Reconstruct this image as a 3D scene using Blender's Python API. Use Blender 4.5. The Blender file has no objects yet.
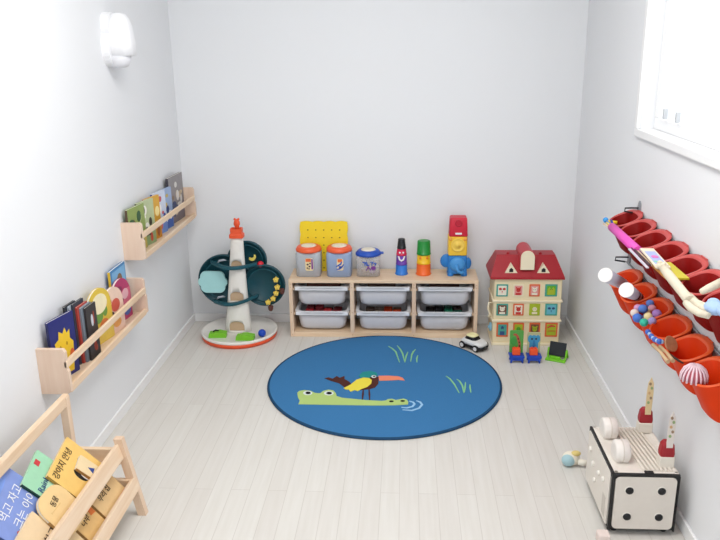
import bpy, bmesh, math, random
from mathutils import Vector, Matrix, Quaternion
random.seed(7)
C = bpy.context.scene.collection
PI = math.pi

# ------------------------------------------------------------------ materials
def lin(c):
    return tuple((x/12.92 if x <= .04045 else ((x+.055)/1.055)**2.4) for x in c)
def hx(s):
    return lin(tuple(int(s[i:i+2], 16)/255 for i in (0, 2, 4)))
_m = {}
def mat(name, col, rough=.5, bump=0, scale=60, var=.03, spec=.4, emit=None, clear=0):
    if name in _m: return _m[name]
    m = bpy.data.materials.new(name); m.use_nodes = True
    nt = m.node_tree; N = nt.nodes; L = nt.links
    b = N['Principled BSDF']; c = hx(col)
    b.inputs['Roughness'].default_value = rough
    b.inputs['Specular IOR Level'].default_value = spec
    tc = N.new('ShaderNodeTexCoord'); no = N.new('ShaderNodeTexNoise')
    no.inputs['Scale'].default_value = scale; no.inputs['Detail'].default_value = 3
    L.new(tc.outputs['Object'], no.inputs['Vector'])
    mx = N.new('ShaderNodeMix'); mx.data_type = 'RGBA'
    mx.inputs[6].default_value = tuple(max(0, x*(1-var)) for x in c)+(1,)
    mx.inputs[7].default_value = tuple(min(1, x*(1+var)) for x in c)+(1,)
    L.new(no.outputs['Fac'], mx.inputs[0]); L.new(mx.outputs[2], b.inputs['Base Color'])
    if bump:
        bp = N.new('ShaderNodeBump'); bp.inputs['Strength'].default_value = bump
        bp.inputs['Distance'].default_value = .002
        L.new(no.outputs['Fac'], bp.inputs['Height']); L.new(bp.outputs['Normal'], b.inputs['Normal'])
    if emit:
        b.inputs['Emission Color'].default_value = c+(1,); b.inputs['Emission Strength'].default_value = emit
    if clear:   # thin see-through plastic
        out = N['Material Output']; tr = N.new('ShaderNodeBsdfTransparent'); ms = N.new('ShaderNodeMixShader')
        ms.inputs[0].default_value = clear
        L.new(b.outputs[0], ms.inputs[1]); L.new(tr.outputs[0], ms.inputs[2]); L.new(ms.outputs[0], out.inputs['Surface'])
    _m[name] = m
    return m
def wood(name, c1, c2, axis=1, rough=.5, scale=14):
    if name in _m: return _m[name]
    m = bpy.data.materials.new(name); m.use_nodes = True
    nt = m.node_tree; N = nt.nodes; L = nt.links; b = N['Principled BSDF']
    tc = N.new('ShaderNodeTexCoord'); mp = N.new('ShaderNodeMapping')
    s = [scale*1.0]*3; s[axis] = scale*.07; mp.inputs['Scale'].default_value = s
    L.new(tc.outputs['Object'], mp.inputs[0])
    no = N.new('ShaderNodeTexNoise'); no.inputs['Scale'].default_value = 4; no.inputs['Detail'].default_value = 5; no.inputs['Distortion'].default_value = .6
    L.new(mp.outputs[0], no.inputs['Vector'])
    r = N.new('ShaderNodeValToRGB'); r.color_ramp.elements[0].position = .3; r.color_ramp.elements[1].position = .7
    r.color_ramp.elements[0].color = hx(c1)+(1,); r.color_ramp.elements[1].color = hx(c2)+(1,)
    L.new(no.outputs['Fac'], r.inputs[0]); L.new(r.outputs[0], b.inputs['Base Color'])
    b.inputs['Roughness'].default_value = rough
    _m[name] = m
    return m

# ------------------------------------------------------------------ mesh builder
class B:
    def __init__(s): s.bm = bmesh.new(); s.mi = 0; s.X = Matrix()
    def m(s, i): s.mi = i; return s
    def xf(s, M): s.X = M; return s
    def _fin(s, vs, M=None, smooth=False):
        T = s.X @ (M or Matrix())
        for v in vs: v.co = T @ v.co
        for f in {f for v in vs for f in v.link_faces}:
            f.material_index = s.mi; f.smooth = smooth
    def box(s, a, b, bev=0, M=None, seg=2):
        a = Vector(a); b = Vector(b)
        r = bmesh.ops.create_cube(s.bm, size=1)['verts']
        for v in r: v.co = Vector(((a[i]+b[i])/2+v.co[i]*abs(b[i]-a[i])) for i in range(3))
        if bev:
            es = list({e for v in r for e in v.link_edges})
            o = bmesh.ops.bevel(s.bm, geom=es, offset=bev, segments=seg, affect='EDGES', profile=.5)
            r = list({v for f in o['faces'] for v in f.verts} | {v for v in r if v.is_valid})
        s._fin(r, M); return s
    def rings(s, rs, cap0=True, cap1=True, smooth=True, closed=True):
        vs = [[s.bm.verts.new(p) for p in r] for r in rs]
        n = len(rs[0])
        for i in range(len(rs)-1):
            for k in range(n if closed else n-1):
                try: s.bm.faces.new((vs[i][k], vs[i][(k+1) % n], vs[i+1][(k+1) % n], vs[i+1][k]))
                except ValueError: pass
        allv = [v for r in vs for v in r]
        s._fin(allv, None, smooth)
        for c, r in ((cap0, list(reversed(vs[0]))), (cap1, vs[-1])):
            if c:
                f = s.bm.faces.new(r); f.material_index = s.mi; f.smooth = False
        return s
    def lathe(s, prof, M=None, seg=28, sx=1, sy=1, c0=True, c1=True, smooth=True):
        M = M or Matrix()
        rs = [[M @ Vector((max(r, 1e-5)*math.cos(2*PI*k/seg)*sx, max(r, 1e-5)*math.sin(2*PI*k/seg)*sy, z)) for k in range(seg)] for r, z in prof]
        return s.rings(rs, c0, c1, smooth)
    def cyl(s, p0, p1, r0, r1=None, seg=20, smooth=True):
        r1 = r0 if r1 is None else r1
        p0 = Vector(p0); p1 = Vector(p1); d = p1-p0
        q = d.to_track_quat('Z', 'Y').to_matrix().to_4x4()
        M = Matrix.Translation(p0) @ q; l = d.length
        return s.lathe([(r0, 0), (r1, l)], M, seg, smooth=smooth)
    def ball(s, c, r, seg=20, sc=(1, 1, 1), M=None):
        v = bmesh.ops.create_uvsphere(s.bm, u_segments=seg, v_segments=max(8, seg//2+2), radius=r)['verts']
        T = Matrix.Translation(c) @ (M or Matrix()) @ Matrix.Diagonal((*sc, 1))
        s._fin(v, T, True); return s
    def tube(s, pts, r, seg=8, rr=None):
        pts = [Vector(p) for p in pts]; rs = []
        up = None
        for i, p in enumerate(pts):
            t = (pts[min(i+1, len(pts)-1)]-pts[max(i-1, 0)]).normalized()
            if up is None: up = t.orthogonal().normalized()
            up = (up - t*up.dot(t)).normalized(); w = t.cross(up)
            q = rr[i] if rr else r
            rs.append([p+up*math.cos(2*PI*k/seg)*q+w*math.sin(2*PI*k/seg)*q for k in range(seg)])
        return s.rings(rs)
    def prism(s, poly, h, M=None, h0=0):
        """poly in local XY, extruded z h0..h"""
        M = M or Matrix()
        a = [s.bm.verts.new(M @ Vector((x, y, h0))) for x, y in poly]
        b = [s.bm.verts.new(M @ Vector((x, y, h))) for x, y in poly]
        n = len(poly)
        for k in range(n): s.bm.faces.new((a[k], a[(k+1) % n], b[(k+1) % n], b[k]))
        f1 = s.bm.faces.new(list(reversed(a))); f2 = s.bm.faces.new(b)
        s._fin(a+b, None)
        return s
    def build(s, name, mats, parent=None, loc=None, kind=None):
        bmesh.ops.recalc_face_normals(s.bm, faces=s.bm.faces[:])
        me = bpy.data.meshes.new(name); s.bm.to_mesh(me); s.bm.free()
        for m in (mats if isinstance(mats, (list, tuple)) else [mats]): me.materials.append(m)
        o = bpy.data.objects.new(name, me); C.objects.link(o)
        if parent: o.parent = parent
        if loc: o.location = loc
        if kind: o['kind'] = kind
        return o
def T(x, y, z): return Matrix.Translation((x, y, z))
def R(a, ax): return Matrix.Rotation(a, 4, ax)
def tag(o, label, cat, group=None, kind=None):
    o['label'] = label; o['category'] = cat
    if group: o['group'] = group
    if kind: o['kind'] = kind
    return o
def thing(name, label, cat, loc=(0, 0, 0), rotz=0, group=None):
    o = bpy.data.objects.new(name, None); C.objects.link(o); o.empty_display_size = .05
    o.location = loc; o.rotation_euler = (0, 0, rotz)
    return tag(o, label, cat, group)
def copy_tree(o, parent=None):
    c = o.copy(); C.objects.link(c)
    if parent: c.parent = parent
    for ch in list(o.children): copy_tree(ch, c)
    return c
def rrect(hx_, hy, r, n=5, cx=0, cy=0):
    r = min(r, hx_*.999, hy*.999); p = []
    for q, (sx, sy) in enumerate(((1, 1), (-1, 1), (-1, -1), (1, -1))):
        for k in range(n+1):
            a = q*PI/2+k*PI/2/n
            p.append((cx+sx*(hx_-r)+r*math.cos(a), cy+sy*(hy-r)+r*math.sin(a)))
    return p
def ell(cx, cy, rx, ry, n=20): return [(cx+rx*math.cos(2*PI*k/n), cy+ry*math.sin(2*PI*k/n)) for k in range(n)]
def stroke(pts, w):
    """a thin polygon along a polyline"""
    P = [Vector(p) for p in pts]; l = []; r = []
    for i, p in enumerate(P):
        t = (P[min(i+1, len(P)-1)]-P[max(0, i-1)]).normalized(); n = Vector((-t.y, t.x))
        q = w*(.5 if i in (0, len(P)-1) else 1)
        l.append(tuple(p+n*q)); r.append(tuple(p-n*q))
    return l+r[::-1]
def star(cx, cy, r, n=5, k=.55):
    return [(cx+(r if i % 2 == 0 else r*k)*math.sin(PI*i/n), cy+(r if i % 2 == 0 else r*k)*math.cos(PI*i/n)) for i in range(2*n)]
def text(s, size, M, m, parent, name='lettering', ext=.0003):
    cu = bpy.data.curves.new(name, 'FONT'); cu.body = s; cu.size = size; cu.extrude = ext
    cu.align_x = 'CENTER'; cu.align_y = 'CENTER'; cu.resolution_u = 3
    t = bpy.data.objects.new(name, cu); C.objects.link(t)
    bpy.context.view_layer.update()
    me = bpy.data.meshes.new_from_object(t.evaluated_get(bpy.context.evaluated_depsgraph_get()))
    bpy.data.objects.remove(t)
    me.transform(M); me.materials.clear(); me.materials.append(m)
    o = bpy.data.objects.new(name, me); C.objects.link(o)
    if parent: o.parent = parent
    return o

# ------------------------------------------------------------------ camera
FPX, PITCH, YAW, ROLL = 743.4453, .2977, .0633, -.0148
CAM = Vector((.5733, -3.6638, 1.4141))
Fv = Vector((-math.sin(YAW)*math.cos(PITCH), math.cos(YAW)*math.cos(PITCH), -math.sin(PITCH)))
r0 = Vector((math.cos(YAW), math.sin(YAW), 0)); u0 = r0.cross(Fv)
Rv = r0*math.cos(ROLL)+u0*math.sin(ROLL); Uv = -r0*math.sin(ROLL)+u0*math.cos(ROLL)
cam = bpy.data.cameras.new('camera'); co = bpy.data.objects.new('camera', cam); C.objects.link(co)
cam.sensor_width = 36; cam.lens = FPX/720*36; cam.clip_start = .05
Mr = Matrix((Rv, Uv, -Fv)).transposed().to_4x4()
co.matrix_world = Matrix.Translation(CAM) @ Mr
bpy.context.scene.camera = co
def at(u, v, ax, val):
    """measure the photograph: the point of the room plane ax = val seen at u, v"""
    d = Fv+Rv*((u-360)/FPX)-Uv*((v-270)/FPX); i = 'xyz'.index(ax)
    return CAM+d*((val-CAM[i])/d[i])

# ------------------------------------------------------------------ palette
XL, XR, YB, ZC, YF = -.551, 1.4085, 0.0, 2.3, -5.2
WHITE = mat('white_plastic', 'E4E3E1', .4)
PINE = wood('pine_wood', 'E6C6A2', 'EED4B6', 0)
PINEY = wood('pine_wood_lengthwise', 'E4C3A0', 'EFD7BC', 1)
PINEZ = wood('pine_wood_upright', 'E0BFA2', 'EBD2B8', 2)
BLACK = mat('black_plastic', '17171A', .45)
RED = mat('red_plastic', 'B81F2A', .4)
BLUE = mat('blue_plastic', '1746B8', .35)
YEL = mat('yellow_plastic', 'F3CB22', .45)
ORG = mat('orange_plastic', 'F0562A', .4)
GRN = mat('green_plastic', '6DBE2A', .4)
CREAM = mat('cream_plastic', 'EFE3C4', .5)
PAGE = mat('paper_pages', 'EFEAE0', .8)
DARKINK = mat('dark_brown_ink', '3A2A22', .8)

# ------------------------------------------------------------------ room shell
wallm = mat('wall_paint', 'EAEBED', .75, .08, 220, .006, .25)
trimm = mat('white_trim', 'F1F1F1', .45, 0, 40, .01)
ceilm = mat('ceiling_paint', 'E6E6E6', .8, 0, 40, .01)
def floor_mat():
    m = bpy.data.materials.new('whitewashed_floorboards'); m.use_nodes = True
    nt = m.node_tree; N = nt.nodes; L = nt.links; b = N['Principled BSDF']
    tc = N.new('ShaderNodeTexCoord'); mp = N.new('ShaderNodeMapping')
    mp.inputs['Rotation'].default_value = (0, 0, PI/2)
    L.new(tc.outputs['Object'], mp.inputs[0])
    br = N.new('ShaderNodeTexBrick'); br.offset = .37; br.inputs['Scale'].default_value = 1
    br.inputs['Brick Width'].default_value = .95; br.inputs['Row Height'].default_value = .062
    br.inputs['Mortar Size'].default_value = .0013; br.inputs['Mortar Smooth'].default_value = .4; br.inputs['Bias'].default_value = 0
    br.inputs['Color1'].default_value = hx('DEDBD5')+(1,); br.inputs['Color2'].default_value = hx('DAD6D0')+(1,)
    br.inputs['Mortar'].default_value = hx('CCC7C0')+(1,)
    L.new(mp.outputs[0], br.inputs['Vector'])
    m2 = N.new('ShaderNodeMapping'); m2.inputs['Scale'].default_value = (26, 1.6, 1); L.new(tc.outputs['Object'], m2.inputs[0])
    no = N.new('ShaderNodeTexNoise'); no.inputs['Scale'].default_value = 2.2; no.inputs['Detail'].default_value = 6; L.new(m2.outputs[0], no.inputs['Vector'])
    r = N.new('ShaderNodeValToRGB'); r.color_ramp.elements[0].position = .3; r.color_ramp.elements[1].position = .75
    r.color_ramp.elements[0].color = hx('F7F6F4')+(1,); r.color_ramp.elements[1].color = (1, 1, 1, 1)
    L.new(no.outputs['Fac'], r.inputs[0])
    mx = N.new('ShaderNodeMix'); mx.data_type = 'RGBA'; mx.blend_type = 'MULTIPLY'; mx.inputs[0].default_value = 1
    L.new(br.outputs['Color'], mx.inputs[6]); L.new(r.outputs[0], mx.inputs[7]); L.new(mx.outputs[2], b.inputs['Base Color'])
    b.inputs['Roughness'].default_value = .42; b.inputs['Specular IOR Level'].default_value = .35
    return m
B().box((XL-.1, YF, -.1), (XR+.1, YB+.1, 0)).build('floor', floor_mat(), kind='structure')
B().box((XL-.1, YF, ZC), (XR+.1, YB+.1, ZC+.1)).build('ceiling', ceilm, kind='structure')
B().box((XL-.1, YB, 0), (XR+.1, YB+.1, ZC)).build('wall_back', wallm, kind='structure')
B().box((XL-.1, YF, 0), (XL, YB, ZC)).build('wall_left', wallm, kind='structure')
WY0, WY1, WZ0, WZ1 = -2.75, -.93, 1.105, 1.98     # window opening
b = B()
b.box((XR, YF, 0), (XR+.1, YB, WZ0)); b.box((XR, YF, WZ1), (XR+.1, YB, ZC))
b.box((XR, WY1, WZ0), (XR+.1, YB, WZ1)); b.box((XR, YF, WZ0), (XR+.1, WY0, WZ1))
b.build('wall_right', wallm, kind='structure')
BH, BT = .045, .009
B().box((XL, YB-BT, 0), (XR, YB, BH), .002).build('baseboard_back', trimm, kind='structure')
B().box((XL, YF, 0), (XL+BT, YB-BT, BH), .002).build('baseboard_left', trimm, kind='structure')
B().box((XR-BT, YF, 0), (XR, YB-BT, BH), .002).build('baseboard_right', trimm, kind='structure')
# window: casing, sash, glass, two latches
b = B(); cw = .028; cp = .014
b.box((XR-cp, WY0-cw, WZ0-cw), (XR+.0, WY1+cw, WZ0), .003)
b.box((XR-cp, WY0-cw, WZ1), (XR+.0, WY1+cw, WZ1+cw), .003)
b.box((XR-cp, WY1, WZ0), (XR+.0, WY1+cw, WZ1), .003); b.box((XR-cp, WY0-cw, WZ0), (XR+.0, WY0, WZ1), .003)
win = b.build('window_1', trimm, kind='structure')
b = B(); x0, x1 = XR+.045, XR+.08
for y0, y1 in ((WY0, (WY0+WY1)/2), ((WY0+WY1)/2, WY1)):
    b.box((x0, y0, WZ0), (x1, y1, WZ0+.04), .003); b.box((x0, y0, WZ1-.04), (x1, y1, WZ1), .003)
    b.box((x0, y0, WZ0+.04), (x1, y0+.04, WZ1-.04), .003); b.box((x0, y1-.04, WZ0+.04), (x1, y1, WZ1-.04), .003)
b.build('sash', trimm, win)
glass = mat('window_glass', 'F4F8FA', .02, clear=.93)
B().box((XR+.06, WY0+.04, WZ0+.04), (XR+.064, WY1-.04, WZ1-.04)).build('pane', glass, win)
for y in (-1.06, -1.18):
    B().box((XR+.03, y-.006, WZ0+.045), (XR+.046, y+.006, WZ0+.080), .003).build('latch', mat('grey_latch', 'B9BBBE', .4), win)

# ------------------------------------------------------------------ lights
w = bpy.data.worlds.new('World'); bpy.context.scene.world = w; w.use_nodes = True
bg = w.node_tree.nodes['Background']; bg.inputs[0].default_value = (.90, .95, 1, 1); bg.inputs[1].default_value = 1.5
def area(name, loc, rot, sx, sy, power, col=(1, 1, 1), portal=False):
    l = bpy.data.lights.new(name, 'AREA'); l.shape = 'RECTANGLE'; l.size = sx; l.size_y = sy; l.energy = power; l.color = col
    o = bpy.data.objects.new(name, l); C.objects.link(o); o.location = loc; o.rotation_euler = rot
    if portal: l.cycles.is_portal = True
    return o
# bright daylight pouring through the window (outside the glass)
area('window_daylight', (XR+.35, (WY0+WY1)/2-.1, 1.75), (0, math.radians(68), 0), .9, 1.9, 4.5, (.97, .985, 1))
# unseen overhead fill, added to brighten the floor and right wall
area('added_overhead_fill', (.43, -1.9, 2.24), (0, 0, 0), .9, .9, 21, (1, .985, .96))

vs = bpy.context.scene.view_settings
vs.view_transform = 'Standard'; vs.look = 'None'; vs.gamma = 1; vs.use_curve_mapping = False; vs.exposure = .32

# ------------------------------------------------------------------ rug
RX, RY, RR, RZ = .484, -.71, .504, .008
rugm = mat('blue_rug_pile', '3F78AA', .95, .5, 260, .14, .1)
rug_cols = [rugm, mat('rug_binding', '264868', .95, .3, 300, .1, .1), mat('rug_crocodile_green', 'B3CC7C', .9, .3, 300, .05, .1),
    mat('rug_white', 'DDE4E2', .9, .2, 300, .04, .1), mat('rug_black', '1A1A1C', .9, .2, 300, .04, .1), mat('rug_brown', '54302A', .9, .3, 300, .08, .1),
    mat('rug_yellow', 'E9D84E', .9, .2, 300, .04, .1), mat('rug_teal', '2E8F8C', .9, .2, 300, .04, .1), mat('rug_salmon', 'EE8B6C', .9, .2, 300, .04, .1),
    mat('rug_pale_blue', '9CC6E6', .9, .2, 300, .04, .1), mat('rug_grass_green', '8CCB8E', .9, .2, 300, .04, .1)]
b = B()
b.lathe([(RR-.006, 0), (RR-.006, RZ), ], seg=96)
b.m(1).lathe([(RR-.008, 0), (RR, 0), (RR+.002, RZ*.5), (RR, RZ+.001), (RR-.008, RZ+.001)], seg=96, c0=False, c1=False)
def fl(l, ox, oy, s):
    o = []
    for x, y in l:
        p = at(ox+x/s, oy+y/s, 'z', RZ); o.append((p.x-RX, p.y-RY))
    return o
def art(mi, l, h, ox=290, oy=360, s=4.8): b.m(mi).prism(fl(l, ox, oy, s), RZ+h, h0=RZ-.002)
def aline(mi, l, w_, h, ox=290, oy=360, s=4.8): b.m(mi).prism(stroke(fl(l, ox, oy, s), w_), RZ+h, h0=RZ-.002)
art(2, [(38,180),(35,158),(45,149),(70,145),(100,149),(120,159),(145,161),(160,149),(185,143),(208,147),(220,160),(224,174),(250,182),(300,187),(360,193),(440,197),(460,195),(470,189),(490,187),(508,193),(525,190),(545,186),(562,192),(568,203),(566,214),(500,218),(400,219),(200,216),(40,213),(47,196)], .0012)
for x, y, rx, ry in ((85,160,22,10), (186,161,23,10)):
    art(3, ell(x, y, rx, ry), .0018); art(4, ell(x+2, y, rx*.58, ry*.62), .0024)
art(4, ell(487, 200, 11, 4), .002); art(4, ell(541, 198, 11, 4), .002)
art(5, [(165,89),(185,84),(205,90),(225,77),(238,86),(262,77),(262,92),(285,105),(300,122),(285,142),(262,132),(235,112),(200,102)], .0012)
art(5, [(345,90),(370,78),(400,78),(426,82),(424,115),(408,133),(380,141),(340,145),(300,140),(300,115)], .0012)
art(7, [(330,77),(348,59),(385,54),(415,61),(421,76),(398,74),(380,88),(345,92)], .0016)
art(6, [(258,136),(290,120),(320,96),(352,86),(380,88),(393,98),(390,114),(372,130),(345,140),(325,150),(310,145),(290,153),(283,143),(268,143)], .002)
art(8, [(425,77),(470,76),(520,79),(540,86),(551,99),(520,96),(470,99),(428,100)], .0014)
art(3, ell(402, 81, 12, 6), .0022); art(4, ell(404, 81, 6, 3), .0028)
aline(5, [(352,140),(350,165),(347,192)], .004, .002); aline(5, [(379,138),(381,165),(382,192)], .004, .002)
aline(9, [(572,198),(590,203),(598,212),(588,224),(560,231),(535,228)], .0045, .0016)
aline(9, [(606,196),(625,203),(634,215),(620,232),(585,243),(540,240)], .0045, .0016)
for l in ([(22,75),(45,88),(70,110),(95,180)], [(80,70),(100,95),(115,122),(130,180)], [(150,112),(138,140),(130,180)], [(200,95),(185,110),(175,130),(168,175)], [(214,135),(208,155),(209,180)],
          [(400,270),(425,288),(455,325),(485,380)], [(470,290),(490,305),(507,335),(516,380)], [(527,310),(524,345),(519,378)], [(556,325),(556,345),(562,378)]):
    aline(10, l, .0035, .0016, 385, 335, 6.545)
rug = b.build('round_rug', rug_cols, loc=(RX, RY, 0))
tag(rug, 'round blue rug with a green crocodile and a toucan, on the floor', 'rug')

# ------------------------------------------------------------------ storage frame and trays
SW, SD, SH = .93, .195, .30
fr = thing('storage_unit', 'low pine storage frame with three columns of trays against back wall', 'storage frame', (SW/2, -.21+SD/2, 0))
x0, x1, y0, y1 = -SW/2, SW/2, -SD/2, SD/2
B().box((x0, y0, SH-.016), (x1, y1, SH), .0015).build('top_board', PINE, fr)
for sx in (x0, x1-.018): B().box((sx, y0, 0), (sx+.018, y1, SH-.016), .0015).build('side_panel', PINEZ, fr)
B().box((x0+.018, y0+.002, .0), (x1-.018, y1, .024), .0015).build('bottom_board', PINE, fr)
inner = SW-.036; cwid = (inner-.04)/3
cols = []
for k in range(3):
    cx0 = x0+.018+k*(cwid+.02); cols.append(cx0+cwid/2)
    if k < 2: B().box((cx0+cwid, y0, .024), (cx0+cwid+.02, y1, SH-.016), .0015).build('divider', PINEZ, fr)
for k in range(3):
    for z in (.2632, .1332):
        for s_ in (-1, 1):
            xx = cols[k]+s_*cwid/2
            B().box((xx-s_*.0005, y0+.012, z-.020), (xx-s_*.007, y1-.004, z-.012)).build('tray_runner', PINE, fr)
b = B()
for xx in (x0+.009, x1-.009, cols[0]+cwid/2+.01, cols[1]+cwid/2+.01):
    for z in (.276, .012, .268-.006, .13):
        b.cyl((xx, y0-.0004, z), (xx, y0+.002, z), .0028, seg=10)
b.build('dowel_plugs', wood('dowel_wood', 'C9A481', 'D2B08E'), fr)
traym = mat('milky_tray_plastic', 'E4E3E7', .4, clear=.26)
rimm = mat('white_tray_rim', 'ECEDF1', .35)
def make_tray(label, loc):
    t = thing('storage_tray', label, 'storage tray', loc, 0, 'trays in the pine storage frame')
    H, hw, hd = .104, .1245, .084
    def lev(z, ix, iy, r): return [Vector((x, y, z)) for x, y in rrect(hw-ix, hd-iy, r, 6)]
    out = [lev(.0, .036, .03, .03), lev(.003, .026, .022, .03), lev(.010, .016, .014, .03), lev(.020, .0105, .010, .03), lev(.034, .007, .007, .03), lev(H-.006, 0, 0, .03)]
    inn = [[Vector((p.x*(1-.0025/hw), p.y*(1-.003/hd), max(p.z, .0025))) for p in r] for r in reversed(out)]
    B().rings(out+inn).build('tray_body', traym, t)
    b = B()
    o2 = [Vector((x, y, 0)) for x, y in rrect(hw+.0125, hd+.011, .03, 6)]; i2 = [Vector((x, y, 0)) for x, y in rrect(hw-.003, hd-.003, .03, 6)]
    z = lambda r, h: [Vector((p.x, p.y, h)) for p in r]
    b.rings([z(i2, H-.006), z(o2, H-.010), z(o2, H-.002), z(o2, H), z(i2, H)], False, False, False)
    # curled front lip
    b.box((-hw-.006, -hd-.011, H-.018), (hw+.006, -hd-.007, H-.002), .0015)
    b.build('tray_rim', rimm, t)
    return t
tl = ['left', 'middle', 'right']
tray0 = None
TZ = (.158, .028)
for r, z in enumerate(TZ):
    for k in range(3):
        lab = 'milky white storage tray, %s one in the %s column of the pine frame' % (('upper', 'lower')[r], tl[k])
        loc = (SW/2+cols[k], -.21+.0985, z)
        if tray0 is None: t = tray0 = make_tray(lab, loc)
        else: t = copy_tree(tray0); t.location = loc; t['label'] = lab
# toy blocks inside the trays, some added to darken the gaps
blk = {}
def block(col, label, p, s=(.035, .035, .03), rz=0, grp='toy blocks inside the trays'):
    key = tuple(s)
    mm = mat('block_'+col, col, .5)
    b = B(); b.box((-s[0]/2, -s[1]/2, 0), (s[0]/2, s[1]/2, s[2]), .003)
    for i in (-1, 1): b.cyl((i*s[0]*.22, 0, s[2]-.001), (i*s[0]*.22, 0, s[2]+.004), min(s[:2])*.17, seg=12)
    o = b.build('toy_block', mm, loc=p); o.rotation_euler = (0, 0, rz)
    return tag(o, label, 'toy block', grp)
def fill(k, r, lst):
    cx = SW/2+cols[k]; z = TZ[r]+.0105
    for (col, nm, dx, dy, s, rz) in lst:
        block(col, '%s toy block showing through the %s %s tray' % (nm, ('upper', 'lower')[r], tl[k]), (cx+dx, -.1115+dy, z), s, rz)
def heap(k, r, names, seed, hh):  # tray contents, with extra blocks added to deepen shade above the lower rims
    rn = random.Random(seed); l = []
    pos = [(-.069, -.031), (-.023, -.031), (.023, -.031), (.069, -.031), (-.069, .024), (-.023, .024), (.023, .024), (.069, .024)]
    for (dx, dy), (c_, n_) in zip(pos, names):
        l.append((c_, n_, dx, dy, (rn.uniform(.040, .0435), rn.uniform(.046, .051), hh+.006+rn.uniform(-.012, .008)), rn.uniform(-.03, .03)))
    fill(k, r, l)
heap(0, 1, [('B02A35', 'front dark red'), ('8A2630', 'front maroon'), ('C23A3F', 'front bright red'), ('9E2733', 'front crimson'), ('7D2630', 'back maroon'), ('A83039', 'back red'), ('6A2A30', 'back wine red'), ('8F3138', 'back brick red')], 1, .074)
heap(1, 1, [('A39282', 'front beige'), ('8B7C70', 'front taupe'), ('E5562C', 'front orange'), ('D9502A', 'front deep orange'), ('7A6558', 'back brown'), ('94857A', 'back grey-brown'), ('DB5A30', 'back orange'), ('8A6A55', 'back tan')], 2, .070)
heap(2, 1, [('2A2B33', 'front black'), ('5C4A44', 'front brown'), ('1F7F62', 'front dark green'), ('2C6E5C', 'front sea green'), ('3B3230', 'back dark brown'), ('2B2C34', 'back black'), ('23604F', 'back green'), ('4E403C', 'back umber')], 3, .072)
fill(1, 0, [('7F97DE', 'blue', -.01, -.035, (.06, .03, .06), .0), ('D2A9BC', 'pink', .06, -.03, (.04, .04, .05), .1), ('7A6558', 'brown', -.01, .028, (.14, .046, .078), 0)])  # tall brown blocks here and below are added for shade under top board
fill(0, 0, [('B9A9A6', 'grey', .05, -.02, (.06, .04, .04), .1), ('7D4A40', 'dark brown', 0, .026, (.17, .046, .078), 0)])
fill(2, 0, [('BFAFA4', 'tan', .03, -.02, (.07, .04, .04), .1), ('6E5048', 'umber', 0, .026, (.15, .046, .078), 0)])

# ------------------------------------------------------------------ things on the storage frame
TOP = SH
# yellow peg board
pb = thing('peg_board', 'yellow plastic peg board with scalloped edges leaning on back wall', 'peg board', (.162, -.055, TOP))
pb.rotation_euler = (math.radians(-9), 0, 0)
W2, HH = .118, .250
pts = []
def scal(p, q, n, amp=.0045):
    p = Vector(p); q = Vector(q); d = (q-p); nn = Vector((d.y, -d.x)).normalized(); o = []
    for i in range(n*6): 
        f = i/(n*6); o.append(tuple(p+d*f+nn*amp*abs(math.sin(PI*f*n))))
    return o
pts = scal((-W2, 0), (W2, 0), 4)+scal((W2, 0), (W2, HH), 4)+scal((W2, HH), (-W2, HH), 4)+scal((-W2, HH), (-W2, 0), 4)
b = B(); b.prism(pts, .006, R(PI/2, 'X'), h0=-.006)
b.m(1)
for i in range(5):
    for j in range(6): b.cyl(((i-2)*.0405, -.0066, HH-.041-j*.0385), ((i-2)*.0405, -.0040, HH-.041-j*.0385), .0036, seg=10)
b.build('board', [mat('yellow_board', 'F4D416', .45), mat('peg_hole_dark', '7E6C14', .8)], pb)
B().box((-.03, .004, 0), (.03, .012, .05), .002).build('rear_foot', mat('yellow_board', 'F4D416', .45), pb)
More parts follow.
